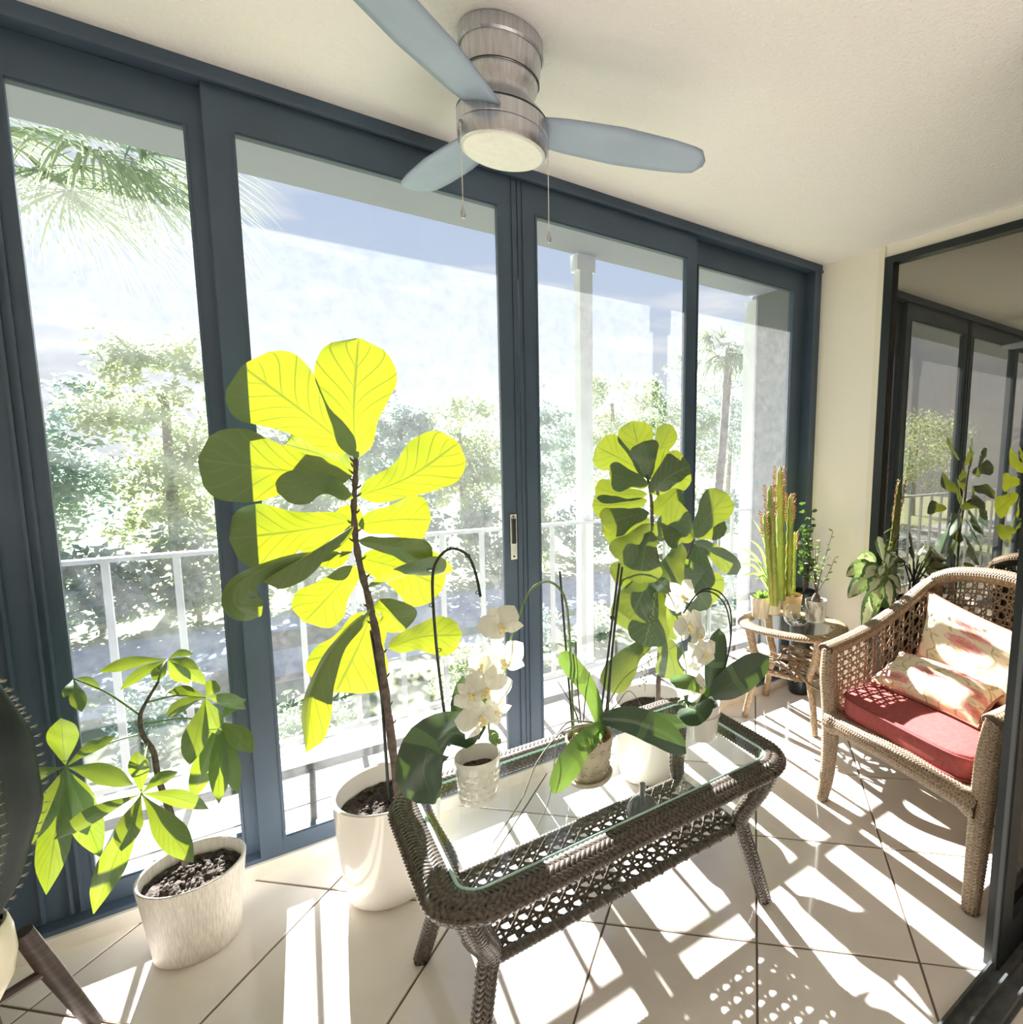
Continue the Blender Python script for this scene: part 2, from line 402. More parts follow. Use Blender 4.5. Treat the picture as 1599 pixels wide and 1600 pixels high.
# ---- inner sliding door (camera stands in its opening)
d1 = thing('door_1', (1.525,YN,0), kind='structure')
MB().box((1.535,YN-.02,.0),(1.60,YN+.02,2.40)).build('stile', M['framed'], d1, False)
MB().box((1.525,YN-.014,.0),(1.537,YN-.004,2.40)).build('weather_strip', mat('rubber_seal',(.10,.11,.12),.6), d1, False)
MB().box((1.60,YN-.02,.0),(2.6,YN+.02,.12)).build('rail', M['framed'], d1, False)
MB().box((1.60,YN-.02,2.32),(2.6,YN+.02,2.40)).build('rail', M['framed'], d1, False)
dp = MB(); dp.add([(1.60,YN,.12),(2.6,YN,.12),(2.6,YN,2.32),(1.6,YN,2.32)], [(0,1,2,3)]); dp.build('pane', glassmat('tinted_door_glass',(.16,.18,.18)), d1, False)
tr = thing('trim_3', (0,YN,0), kind='structure')
tm = mat('worn_track_aluminium', (.13,.14,.145), .4, metal=.5, var=.2, vscale=20)
MB().box((X0,YN-.10,-.01),(X1,YN,.006)).build('sill_plate', tm, tr, False)
for yy, hh in ((YN-.004,.03),(YN-.045,.028),(YN-.088,.026)): MB().box((X0,yy-.004,.0),(X1,yy+.003,hh)).build('track_rail', tm, tr, False)
# living room behind the camera: plain shell
wn = thing('wall_near', (0,YN,0), kind='structure')
MB().box((X0-.1,YN-.1,2.40),(X1+.1,YN,ZC+.1)).build('lintel', M['wall'], wn, False)
MB().box((-1.9,YN-.1,0),(X0,YN,ZC+.1)).build('pier', M['wall'], wn, False)
MB().box((X1,YN-.1,0),(3.6,YN,ZC+.1)).build('pier', M['wall'], wn, False)
lv = thing('wall_back', (0,-5,0), kind='structure')
MB().box((-1.9,-5.1,0),(3.6,-5,ZC)).build('back_panel', M['wall'], lv, False)
MB().box((-2,-5,0),(-1.9,YN,ZC)).build('side_panel', M['wall'], lv, False)
MB().box((3.6,-5,0),(3.7,YN,ZC)).build('side_panel', M['wall'], lv, False)
MB().box((-2,-5.1,ZC),(3.7,YN-.12,ZC+.1)).build('top_panel', M['ceiling'], lv, False)
MB().box((-2,-5.1,-.08),(3.7,YN-.1,.0)).build('room_floor', M['tile'], lv, False)
# ---- balcony outside
st = thing('balcony_deck', (0,.1,0), kind='structure')
MB().box((-3,.1,-.25),(3.2,.92,-.06)).build('slab', M['slab'], st, False)
for i in range(6):
    MB().box((-3,.105+i*.135,-.06),(3.2,.105+i*.135+.128,-.012-.002*(i%2))).build('plank', M['slab'], st, False)
so = thing('balcony_roof', (0,.1,2.49), kind='structure')
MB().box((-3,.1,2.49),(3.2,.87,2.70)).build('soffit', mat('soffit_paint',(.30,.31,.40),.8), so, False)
MB().box((-3,.0,2.44),(3.2,.1,2.70)).build('beam', M['stucco'], so, False)
sw = thing('wall_balcony_side', (2.95,.1,-.06), kind='structure')
MB().box((2.95,.1,-.06),(3.2,.86,2.49)).build('side_wall', M['greywall'], sw, False)
MB().box((2.93,.80,-.06),(3.2,.92,2.46)).build('shutter_track', M['stucco'], sw, False)
MB().box((X1,.09,-.06),(2.96,.12,2.49)).build('return_wall', M['greywall'], sw, False)
rl = thing('balcony_railing', (0,.8,-.05), 'white metal picket railing along the balcony edge outside the glass', 'railing')
MB().box((-3,.780,.949),(2.93,.820,.966)).build('top_rail', M['rail'], rl, False)
MB().box((-3,.785,.05),(2.93,.815,.075)).build('bottom_rail', M['rail'], rl, False)
x = -2.65; pkm = None
while x < 2.9:
    if pkm is None:
        o = MB().box((-.011,-.010,.075),(.011,.010,.949)).build('picket', M['rail'], rl, False, org=(0,0,0)); pkm = o.data
    else:
        o = bpy.data.objects.new('picket', pkm); COL.objects.link(o); o.parent = rl
    o.location = V((x,.8,0))-rl.location; x += .2
po = thing('balcony_post', (1.6,.86,-.012), 'pale square post standing on the balcony behind the second fig', 'post')
MB().box((1.552,.83,-.05),(1.632,.90,2.49)).build('shaft', M['stucco'], po, False)
MB().box((1.535,.828,2.40),(1.65,.915,2.49)).build('capital', M['stucco'], po, False)
# ================================================================== ceiling fan
M['nickel'] = mat('brushed_nickel', (.56,.555,.60), .34, metal=.85, var=.12, vscale=3, stretch=(40,40,.6))
M['blade'] = mat('flare_tinted_blade', (.34,.42,.56), .45, var=.06, vscale=6)  # silver-grey blades; the blue in this colour is painted lens flare
M['frost'] = mat('frosted_white_glass', (.88,.88,.84), .55, var=.03, vscale=60)
FC = V((.575,-.625,0))
fan = thing('ceiling_fan', (FC.x,FC.y,ZC), 'brushed nickel flush-mount ceiling fan with three flare-tinted grey blades and pull chains', 'ceiling fan')
MB().lathe([(.098,2.44),(.103,2.437),(.105,2.405),(.100,2.400)], FC, 48).build('ceiling_canopy', M['nickel'], fan)
hs = MB().lathe([(.099,2.401),(.092,2.345),(.090,2.3425),(.091,2.340),(.086,2.322),(.079,2.305),(.078,2.295),(.084,2.283),(.101,2.268),(.110,2.255),(.112,2.252)], FC, 48).build('motor_housing', M['nickel'], fan)
MB().lathe([(.0935,2.3445),(.0935,2.3415)], FC, 48).build('groove_ring', M['framed'], hs)
MB().lathe([(.106,2.2535),(.113,2.2525),(.113,2.249),(.106,2.248)], FC, 48).build('groove_ring', M['framed'], hs)
MB().lathe([(.112,2.249),(.113,2.246),(.113,2.214),(.110,2.212)], FC, 48).build('blade_hub', M['nickel'], fan)
MB().lathe([(.107,2.213),(.112,2.210),(.113,2.205),(.110,2.177),(.106,2.170),(.102,2.170)], FC, 48).build('light_ring', M['nickel'], fan)
MB().lathe([(.1035,2.172),(.098,2.166),(.06,2.163),(.001,2.162)], FC, 48).build('light_lens', M['frost'], fan)
for k in range(3):
    a = math.radians(-20+120*k); d = V((math.cos(a), math.sin(a), 0)); n_ = V((-d.y, d.x, 0))
    def bl(u, v, d=d, n_=n_):
        r_ = .100+.455*u
        hw = interp([(0,.050),(.12,.060),(.45,.072),(.75,.066),(.9,.057),(.96,.047),(.985,.034),(1,.012)], u)
        s_ = (v-.5)*2*hw; pitch = .21*(1-.35*u)
        return FC + d*r_ + n_*s_ + V((0,0,2.232 - s_*pitch*1.0 - .004*u))
    mb = MB().grid(bl, 22, 6, uv=False)
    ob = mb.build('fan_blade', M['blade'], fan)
    md = ob.modifiers.new('thick', 'SOLIDIFY'); md.thickness = .006
    br = MB().box((-.03,-.022,-.004),(.055,.022,.004)); br.v = [FC+d*(.115+p.x)+n_*p.y+V((0,0,2.243+p.z-p.y*.2)) for p in br.v]
    br.build('blade_bracket', M['nickel'], ob, False)
for (px, py, py1, lab) in ((705,190,330,'a'),(852,245,372,'b')):
    p = at(px, py, FC.y-.02 if lab == 'a' else FC.y-.03); rr = (V((p.x,p.y,0))-V((FC.x,FC.y,0))).normalized()*.114
    top = V((FC.x+rr.x, FC.y+rr.y, 2.20)); z = 2.205
    # drop below: bob height from photo
    v = ray(px, py1); tt = (top.y-CAM.y)/v.y; zb = (CAM+v*tt).z
    ch = MB(); ch.tube([top, (top.x,top.y,zb+.02)], .0011, 6)
    zz = top.z-.005
    while zz > zb+.02: ch.ball((top.x,top.y,zz), .0019, 6); zz -= .006
    c = ch.build('pull_chain', M['chrome'], fan)
    MB().lathe([(.0012,.022),(.003,.016),(.0062,.004),(.0066,-.002),(.0045,-.009),(.0001,-.011)], (top.x,top.y,zb), 14).build('pull_bob', M['nickel'], c)
    MB().tube([top+V((-rr.x*.08,-rr.y*.08,.002)), top+V((rr.x*.04,rr.y*.04,0))], .004, 8).build('chain_outlet', M['nickel'], fan)

# ================================================================== woven furniture helpers
def strands(mb, surf, Lu, Lv, su, sv, L, W, h, ang, wrap=True, jit=.06, rnd=random.Random(3)):
    """herringbone wicker: small bowed strands laid on surf(u,v)->(pos, normal); u along, v around"""
    nu = max(2, round(Lu/su)); nv = max(2, round(Lv/sv/2)*2)
    for i in range(nu):
        for j in range(nv):
            sg = 1 if j % 2 else -1
            u0 = (i+.5)/nu; v0 = (j+.5)/nv
            ca, sa = math.cos(ang*sg), math.sin(ang*sg); js = 1+rnd.uniform(-jit, jit)
            vs_ = []
            for a in (-1,-.45,.45,1):
                for b in (-1,0,1):
                    du = (a*L/2*js)*ca - (b*W/2)*sa; dv = (a*L/2*js)*sa + (b*W/2)*ca
                    u = min(1, max(0, u0+du/Lu)); v = v0+dv/Lv
                    if not wrap: v = min(1, max(0, v))
                    p, n = surf(u, v)
                    hh = h*(1-a*a*.95)*(1-.75*b*b)
                    vs_.append(p+n*hh)
            mb.add(vs_, [(r*3+c, r*3+c+1, (r+1)*3+c+1, (r+1)*3+c) for r in range(3) for c in range(2)])
def sweep_surf(pts, rads, closed=False, flat=1.0, flatdir=V((0,0,1)), power=1.0):
    """surface of a tube along pts; rads list; flat squashes along flatdir"""
    pts = [V(p) for p in pts]; n = len(pts)
    if not hasattr(rads, '__len__'): rads = [rads]*n
    seg = [0]
    for a, b in zip(pts, pts[1:]): seg.append(seg[-1]+(b-a).length)
    if closed: seg.append(seg[-1]+(pts[0]-pts[-1]).length)
    tot = seg[-1]
    fr = []
    up = flatdir
    for i in range(n):
        t = (pts[(i+1) % n]-pts[i-1]) if closed else (pts[min(i+1,n-1)]-pts[max(i-1,0)])
        t = t.normalized(); u_ = up - t*up.dot(t)
        if u_.length < .05: u_ = V((1,0,.01)) - t*t.x
        u_.normalize(); fr.append((u_, t.cross(u_)))
    def surf(u, v):
        s_ = min(max(u,0),1)*tot
        lo, hi = 0, len(seg)-1
        while hi-lo > 1:
            mid = (lo+hi)//2
            if seg[mid] <= s_: lo = mid
            else: hi = mid
        f_ = (s_-seg[lo])/max(1e-9, seg[lo+1]-seg[lo]); j = (lo+1) % n
        p = pts[lo].lerp(pts[j], f_); r_ = rads[lo]*(1-f_)+rads[j]*f_
        U = fr[lo][0].lerp(fr[j][0], f_); S = fr[lo][1].lerp(fr[j][1], f_)
        a = 2*PI*v; c, s2 = math.cos(a), math.sin(a)
        return p + U*(r_*c*flat) + S*(r_*s2), (U*(c/flat if flat > .2 else c) + S*s2).normalized()
    return surf, tot
def woven_tube(name, pts, rads, mats, parent, flat=1.0, flatdir=V((0,0,1)), closed=False, su=.012, sv=.0075, L=.016, W=.0065, h=.003, ang=.75, nu=None, nv=14):
    surf, tot = sweep_surf(pts, rads, closed, flat, flatdir)
    r_ = max(rads) if hasattr(rads, '__len__') else rads
    mb = MB(); nu = nu or max(4, int(tot/.03))
    mb.grid(lambda u, v: surf(u, v)[0], nu, nv, wrap_v=True, uv=False)
    if not closed:
        for e_ in (0, 1):
            b = len(mb.v); mb.v += [surf(e_, k/nv)[0] for k in range(nv)]; mb.f.append(tuple(range(b, b+nv)))
    Lv = 2*PI*r_*(1+flat)/2
    o = mb.build(name, M['wcore'] if mats is M['wdark'] else M['tcore'], parent, True, angle=60, normals=False)
    wv_ = MB(); strands(wv_, surf, tot, Lv, su, sv, L, W, h, ang)
    tag(wv_.build('wicker_weave', mats, o, True, angle=60, normals=False, org=o['org']), None, None, kind='stuff')
    return o
def cane(mb, surf, w, h, c, sw, rnd=random.Random(5), du=0.0):
    """six-way caning with round-cornered holes; surf(a,b)->(pos,normal) with a in 0..w, b in 0..h"""
    def strand(pts2, lift):
        ps = [];
        for a, b in pts2:
            p, n = surf(a, b); ps.append(p+n*lift)
        mb.tube(ps, sw, 4, caps=False)
    def line(p0, p1, lift):
        n = max(1, int(((p1[0]-p0[0])**2+(p1[1]-p0[1])**2)**.5/(c*1.0)))
        strand([(p0[0]+(p1[0]-p0[0])*i/n, p0[1]+(p1[1]-p0[1])*i/n) for i in range(n+1)], lift)
    nx = int(w/c)+1; ny = int(h/c)+1
    for i in range(nx+1):
        for s_ in (-.19,.19):
            a = i*c+s_*c
            if 0 <= a <= w: line((a,0),(a,h),0)
    for j in range(ny+1):
        for s_ in (-.19,.19):
            b = j*c+s_*c
            if 0 <= b <= h: line((0,b),(w,b),sw*.7)
    for k in range(-ny-2, nx+ny+3):       # diagonals half a cell off the crossings leave eight-sided holes
        for sg in (1,-1):
            a0 = (k+.5)*c
            if sg == 1: pa, pb = (a0, 0), (a0+h, h)
            else: pa, pb = (a0, 0), (a0-h, h)
            # clip in a
            (x0,y0),(x1,y1) = pa, pb; 
            if x0 > x1: (x0,y0),(x1,y1) = (x1,y1),(x0,y0)
            if x1 <= 0 or x0 >= w: continue
            s_ = (y1-y0)/(x1-x0)
            if x0 < 0: y0 -= s_*x0; x0 = 0
            if x1 > w: y1 -= s_*(x1-w); x1 = w
            if x1-x0 > c*.3: line((x0,y0),(x1,y1), sw*1.4)
def wickermat(name, c1, c2, rough=.45, scale=120):
    return mat(name, c1, rough, col2=c2, vscale=scale, detail=2)
M['wdark'] = wickermat('dark_brown_wicker', (.115,.092,.075), (.055,.044,.036), .26)
M['wcore'] = mat('black_core', (.010,.008,.007), .7)
M['tcore'] = mat('brown_core', (.085,.050,.028), .8)
M['wtan'] = wickermat('tan_wicker', (.36,.262,.172), (.21,.145,.092), .45)
M['wside'] = wickermat('honey_wicker', (.46,.33,.20), (.22,.145,.085), .5)

# ================================================================== coffee table
TC = V((.748,-.842,0)); HX, HY, TZ = .522, .284, .497
tb = thing('coffee_table', (TC.x,TC.y,0), 'dark wicker coffee table with inset glass top and caned lower shelf', 'coffee table')
def rrect(hx, hy, r_, n=10, bow=0.0, z=0):
    out = []
    for (sx, sy, a0) in ((1,-1,-PI/2),(1,1,0),(-1,1,PI/2),(-1,-1,PI)):
        for k in range(n+1):
            a = a0+PI/2*k/n; out.append(V((sx*(hx-r_)+r_*math.cos(a), sy*(hy-r_)+r_*math.sin(a), z)))
    # densify straight sides and bow them gently outward
    den = []
    for i, p in enumerate(out):
        q = out[(i+1) % len(out)]; k = max(1, int((q-p).length/.04))
        for j in range(k): den.append(p.lerp(q, j/k))
    for p in den:
        if bow: p.y += math.copysign(bow*(1-(p.x/hx)**2), p.y); p.x += math.copysign(bow*.6*(1-(p.y/hy)**2), p.x)
    return den
RW = .040
rimpath = [TC+p+V((0,0,TZ-.026)) for p in rrect(HX-RW, HY-RW, .085, bow=.0)]
woven_tube('woven_rim', rimpath, RW, M['wdark'], tb, flat=.54, closed=True, su=.0128, sv=.0190, L=.0285, W=.0088, h=.0058, ang=.78, nu=120, nv=20)
gp = rrect(HX-2*RW+.012, HY-2*RW+.012, .05, z=0)
gt_ = MB().prism([TC+p for p in gp], TZ-.012, TZ-.004).build('glass_top', M['tableglass'], tb, False)
M['gedge'] = mat('green_glass_edge', (.45,.70,.64), .15)
ring = [TC+p*1.0+V((0,0,TZ-.008)) for p in gp]; MB().tube(ring+[ring[0]], .0042, 6, caps=False).build('polished_edge', M['gedge'], gt_)
SZ = .245
shelf_c = (.385,.150)
def leg(sx, sy):
    top = TC+V((sx*.45,sy*.225,TZ-.04)); midp = TC+V((sx*.395,sy*.165,SZ+.02)); ft = TC+V((sx*.455,sy*.212,0))
    pts = spline([top, TC+V((sx*.425,sy*.205,.38)), TC+V((sx*.388,sy*.165,.29)), midp-V((0,0,.03)), TC+V((sx*.425,sy*.195,.11)), ft], 18)
    rd = [.027-.009*abs(i/18-.1) for i in range(19)]
    o = woven_tube('leg', pts, rd, M['wdark'], tb, flatdir=V((1,0,0)), su=.0120, sv=.0165, L=.025, W=.0085, h=.0042, nv=12)
    MB().lathe([(.017,.0),(.018,.006),(.015,.012)], ft, 14).build('foot_cap', M['framed'], o)
for sx in (-1,1):
    for sy in (-1,1): leg(sx, sy)
sh = [TC+p+V((0,0,SZ)) for p in rrect(shelf_c[0], shelf_c[1], .03)]
shf = MB()
def shs(a, b): return TC+V((-shelf_c[0]+a, -shelf_c[1]+b, SZ+.004)), V((0,0,1))
cane(shf, shs, 2*shelf_c[0], 2*shelf_c[1], .043, .0043)
tag(shf.build('caned_shelf', M['wdark'], tb, True, normals=False), None, None, kind='stuff')
woven_tube('shelf_frame', sh, .013, M['wdark'], tb, closed=True, su=.011, sv=.009, L=.018, W=.010, h=.003, ang=1.25, nu=70, nv=8)
# wrapped knots along the shelf edge
kn = MB()
rnd = random.Random(11)
for i in range(-5, 9):
    x = .385*i/9.0+.0
    kn.tube(spline([TC+V((x-.014,-shelf_c[1]-.004,SZ+.014)),TC+V((x,-shelf_c[1]-.017,SZ)),TC+V((x+.012,-shelf_c[1]-.002,SZ-.014))], 6), .0046, 6)
kn.build('shelf_wrapping', M['wdark'], tb)
# ================================================================== round stopper with upright stem on the shelf
gs = thing('glass_ball', (.885,-.835,SZ+.013), 'smoky grey glass ball with an upright stem under the table glass', 'ornament')
M['smoke'] = mat('smoky_grey_glass', (.10,.105,.11), .12, coat=.6)
MB().ball((.885,-.835,SZ+.013+.050), .050, 32).build('ball', M['smoke'], gs)
MB().tube([(.873,-.852,SZ+.085),(.873,-.852,SZ+.168)], .0085, 14).build('stem', M['smoke'], gs)

# ================================================================== wicker armchair
CO = V((1.742,-1.153,0)); EX = V((-.992,.125,0)); EY = V((.125,.992,0))
def W(a, b, z): return CO+EX*a+EY*b+V((0,0,z))
ch = thing('armchair', CO-EX*.3, 'tan wicker armchair with caned arms and back facing the coffee table', 'armchair')
kw = dict(su=.0115, sv=.0155, L=.0235, W=.0080, h=.0040, ang=.80)
arm_end = {}
for s_ in (-1,1):
    # front leg, rising into the arm post
    pts = spline([W(.022,s_*.318,0),W(.004,s_*.312,.10),W(-.004,s_*.312,.25),W(-.002,s_*.318,.40),W(.004,s_*.328,.52),W(-.004,s_*.336,.625)], 20)
    rd = [interp([(0,.024),(.15,.027),(.45,.034),(.75,.036),(1,.031)], i/20) for i in range(21)]
    o = woven_tube('front_leg', pts, rd, M['wtan'], ch, flat=.85, flatdir=EX, nv=12, **kw)
    # arm rail sweeping back and up to the crest
    ap = spline([W(.018,s_*.338,.622),W(-.10,s_*.345,.634),W(-.24,s_*.345,.664),W(-.40,s_*.33,.735),W(-.52,s_*.30,.822),W(-.57,s_*.272,.862)], 22)
    woven_tube('arm_rail', ap, [.036 if i < 18 else .034 for i in range(23)], M['wtan'], ch, flat=.55, flatdir=V((0,0,1)), nv=12, **kw)
    # rear leg
    rp_ = spline([W(-.635,s_*.27,0),W(-.58,s_*.262,.18),W(-.535,s_*.262,.36),W(-.545,s_*.268,.60),W(-.572,s_*.272,.85)], 18)
    woven_tube('rear_leg', rp_, .024, M['wtan'], ch, flatdir=EX, nv=10, **kw)
    # side apron
    woven_tube('side_apron', [W(-.01,s_*.30,.355),W(-.28,s_*.30,.345),W(-.54,s_*.262,.335)], .038, M['wtan'], ch, flat=1.0, flatdir=V((0,0,1)), nv=10, **kw)
    # caned side panel between apron and arm rail
    def sp_(a, b, s_=s_):
        u = a/.54; y = interp([(0,.322),(.3,.33),(.6,.327),(.85,.30),(1,.275)], u)
        zt = interp([(0,.61),(.2,.625),(.45,.655),(.72,.72),(.9,.80),(1,.84)], u); z0_ = .37
        f_ = b/.30
        return W(-.01-a, s_*(y-.004*math.sin(PI*f_)), z0_+(zt-z0_)*f_), EY*s_
    cm = MB(); cane(cm, sp_, .54, .30, .049, .0036); tag(cm.build('caned_side', M['wtan'], ch, True, normals=False), None, None, kind='stuff')
woven_tube('front_apron', spline([W(-.004,-.31,.335),W(.006,-.2,.345),W(.010,0,.352),W(.006,.2,.345),W(-.004,.31,.335)],14), [.046 if abs(i-7)>5 else .036 for i in range(15)], M['wtan'], ch, flat=1.0, nv=12, **kw)
woven_tube('rear_apron', [W(-.535,-.26,.34),W(-.535,.26,.34)], .03, M['wtan'], ch, nv=10, **kw)
cp = spline([W(-.565,.285,.850),W(-.590,.19,.893),W(-.600,0,.915),W(-.590,-.19,.893),W(-.565,-.285,.850)], 20)
woven_tube('crest_rail', cp, .036, M['wtan'], ch, flat=.8, nv=14, **kw)
def bk(a, b):
    y = -.27+a; f_ = b/.50; zt = .905-.6*y*y
    return W(-.535-.055*f_-.02*(1-(y/.27)**2), y, .38+(zt-.38)*f_), EX
cm = MB(); cane(cm, bk, .54, .50, .049, .0036); tag(cm.build('caned_back', M['wtan'], ch, True, normals=False), None, None, kind='stuff')
dk = MB(); dk.add([W(-.01,-.30,.372),W(-.01,.30,.372),W(-.53,.262,.362),W(-.53,-.262,.362),W(-.01,-.30,.36),W(-.01,.30,.36),W(-.53,.262,.35),W(-.53,-.262,.35)],[(0,1,2,3),(7,6,5,4),(0,4,5,1),(1,5,6,2),(2,6,7,3),(3,7,4,0)])
dk.build('seat_deck', M['wtan'], ch, False)
# ---- seat cushion
def sgn(x): return -1 if x < 0 else 1
def cushion(name, fn, hx, hy, hz, p=4.0, nu=28, nv=28, puff=.25, mat_=None, label=None, cat='cushion', piping=None, frill=0):
    """pillow: two puffed faces meeting at a rim; fn maps local (x,y,z) to world"""
    org = fn(0,0,-hz); root = thing(name, org, label, cat)
    def prof(x, y):
        return max(0, (1-abs(x)**p))**.5*max(0, (1-abs(y)**p))**.5
    mb = MB()
    for sg in (1,-1):
        def g(u, v, sg=sg):
            x, y = 2*u-1, 2*v-1
            k = 1-puff*.10*(abs(x*y)**2)*0
            cx = 1-.05*(1-abs(y)**2)*0; pin = 1-puff*.12*(1-y*y)*abs(x)**3; pin2 = 1-puff*.12*(1-x*x)*abs(y)**3
            wr = .006*frill*math.sin(9*x+5*y*y)*math.sin(7*y+3*x)
            return fn(hx*x*pin, hy*y*pin2, sg*(hz*prof(x,y)+(wr if prof(x,y) > .1 else 0)))
        mb.grid(g, nu, nv)
    o = mb.build('cover', mat_, root, True, angle=80, normals=True)
    if piping is not None:
        ring = []
        n = 20
        for (a0, a1) in (((-1,-1),(1,-1)),((1,-1),(1,1)),((1,1),(-1,1)),((-1,1),(-1,-1))):
            for k in range(n):
                x = a0[0]+(a1[0]-a0[0])*k/n; y = a0[1]+(a1[1]-a0[1])*k/n
                pin = 1-puff*.12*(1-y*y)*abs(x)**3; pin2 = 1-puff*.12*(1-x*x)*abs(y)**3
                ring.append(fn(hx*x*pin, hy*y*pin2, 0))
        ring.append(ring[0]); MB().tube(ring, .0045, 6).build('piping', piping, root)
    return root
M['red'] = mat('faded_red_canvas', (.33,.068,.065), .85, var=.12, vscale=60, bump=.15, bscale=300)
M['redp'] = mat('dark_red_piping', (.26,.045,.05), .8)
# boxed seat cushion
sc_ = thing('seat_cushion', W(-.26,0,.375), 'faded red box seat cushion with piped edges on the wicker armchair', 'cushion')
def rr2(u, zf):
    pass
def boxcush(u, v):
    # u: 0..1 top-centre -> side -> bottom-centre ; v around
    a = 2*PI*v; c, s2 = math.cos(a), math.sin(a); q = 7.0
    r_ = (abs(c)**q+abs(s2)**q)**(-1/q)
    if u < .4: k = u/.4*.97; z = .088-.0+.012*(1-(k/.97)**3)*1
    elif u < .47: k = .97+.03*math.sin((u-.4)/.07*PI/2); z = .088-.010*(1-math.cos((u-.4)/.07*PI/2))
    elif u < .57: k = 1.0+.008*math.sin((u-.47)/.1*PI); z = .078-.068*(u-.47)/.1
    elif u < .64: k = 1-.03*(u-.57)/.07; z = .010*(1-(u-.57)/.07)
    else: k = .97*(1-(u-.64)/.36); z = 0
    x, y = c*r_*k, s2*r_*k
    return W(-.25+.255*x, (.285-.018*max(0,-x))*y, .375+z)
mb = MB().grid(boxcush, 40, 56, wrap_v=True, uv=False); mb.build('cover', M['red'], sc_, angle=70)
for zz in (.080,.008):
    ring = []
    for k in range(57):
        a = 2*PI*k/56; c, s2 = math.cos(a), math.sin(a); r_ = (abs(c)**7+abs(s2)**7)**(-1/7)
        ring.append(W(-.25+.258*c*r_, (.288-.018*max(0,-c*r_))*s2*r_, .375+zz))
    MB().tube(ring, .0042, 6, caps=False).build('piping', M['redp'], sc_)
# ---- floral pillows
def floralmat(name, seed):
    m_, t, b = newmat(name); N = t.nodes.new; L = t.links.new
    uv = N('ShaderNodeUVMap'); mp_ = N('ShaderNodeMapping'); mp_.inputs['Scale'].default_value = (2.0,3.6,1); mp_.inputs['Location'].default_value = (seed,seed*1.7,0); L(uv.outputs[0], mp_.inputs[0])
    nz_ = N('ShaderNodeTexNoise'); nz_.inputs['Scale'].default_value = 3; L(mp_.outputs[0], nz_.inputs['Vector'])
    va = N('ShaderNodeMix'); va.data_type = 'RGBA'; va.inputs[0].default_value = .08; L(mp_.outputs[0], va.inputs[6]); L(nz_.outputs['Color'], va.inputs[7])
    vo = N('ShaderNodeTexVoronoi'); vo.voronoi_dimensions = '2D'; vo.inputs['Scale'].default_value = 1.0; vo.inputs['Randomness'].default_value = .75; L(va.outputs[2], vo.inputs['Vector'])
    # petal rings
    w_ = N('ShaderNodeTexNoise'); w_.inputs['Scale'].default_value = 14; w_.inputs['Detail'].default_value = 3; L(mp_.outputs[0], w_.inputs['Vector'])
    ad = N('ShaderNodeMath'); ad.operation = 'MULTIPLY_ADD'; L(w_.outputs[0], ad.inputs[0]); ad.inputs[1].default_value = .28; L(vo.outputs['Distance'], ad.inputs[2])
    r_ = N('ShaderNodeValToRGB'); L(ad.outputs[0], r_.inputs[0]); e = r_.color_ramp.elements
    e[0].position = .16; e[0].color = (.50,.30,.14,1); e[1].position = 1.0; e[1].color = (.86,.74,.53,1)
    for p_, c in ((.22,(.60,.17,.16)),(.30,(.72,.36,.30)),(.36,(.66,.27,.26)),(.43,(.82,.56,.48)),(.475,(.85,.72,.50)),(.56,(.86,.75,.55))):
        q = e.new(p_); q.color = (*c, 1)
    # leaves
    v2 = N('ShaderNodeTexVoronoi'); v2.voronoi_dimensions = '2D'; v2.inputs['Scale'].default_value = 3.1; L(va.outputs[2], v2.inputs['Vector'])
    lt = N('ShaderNodeMath'); lt.operation = 'LESS_THAN'; L(v2.outputs['Distance'], lt.inputs[0]); lt.inputs[1].default_value = .17
    gt = N('ShaderNodeMath'); gt.operation = 'GREATER_THAN'; L(ad.outputs[0], gt.inputs[0]); gt.inputs[1].default_value = .5
    mu = N('ShaderNodeMath'); mu.operation = 'MULTIPLY'; L(lt.outputs[0], mu.inputs[0]); L(gt.outputs[0], mu.inputs[1])
    mu2 = N('ShaderNodeMath'); mu2.operation = 'MULTIPLY'; L(mu.outputs[0], mu2.inputs[0]); mu2.inputs[1].default_value = .6
    mx_ = N('ShaderNodeMix'); mx_.data_type = 'RGBA'; L(mu2.outputs[0], mx_.inputs[0]); L(r_.outputs[0], mx_.inputs[6]); mx_.inputs[7].default_value = (.52,.42,.20,1)
    # curling stems
    wv = N('ShaderNodeTexWave'); wv.inputs['Scale'].default_value = .9; wv.inputs['Distortion'].default_value = 9; wv.inputs['Detail'].default_value = 2; L(mp_.outputs[0], wv.inputs['Vector'])
    l3 = N('ShaderNodeMath'); l3.operation = 'LESS_THAN'; L(wv.outputs['Fac'], l3.inputs[0]); l3.inputs[1].default_value = .035
    mz = N('ShaderNodeMath'); mz.operation = 'MULTIPLY'; L(l3.outputs[0], mz.inputs[0]); L(gt.outputs[0], mz.inputs[1])
    m4 = N('ShaderNodeMix'); m4.data_type = 'RGBA'; L(mz.outputs[0], m4.inputs[0]); L(mx_.outputs[2], m4.inputs[6]); m4.inputs[7].default_value = (.58,.44,.26,1)
    L(m4.outputs[2], b.inputs['Base Color']); b.inputs['Roughness'].default_value = .85
    return m_
M['pipe'] = mat('rust_piping', (.40,.16,.11), .8)
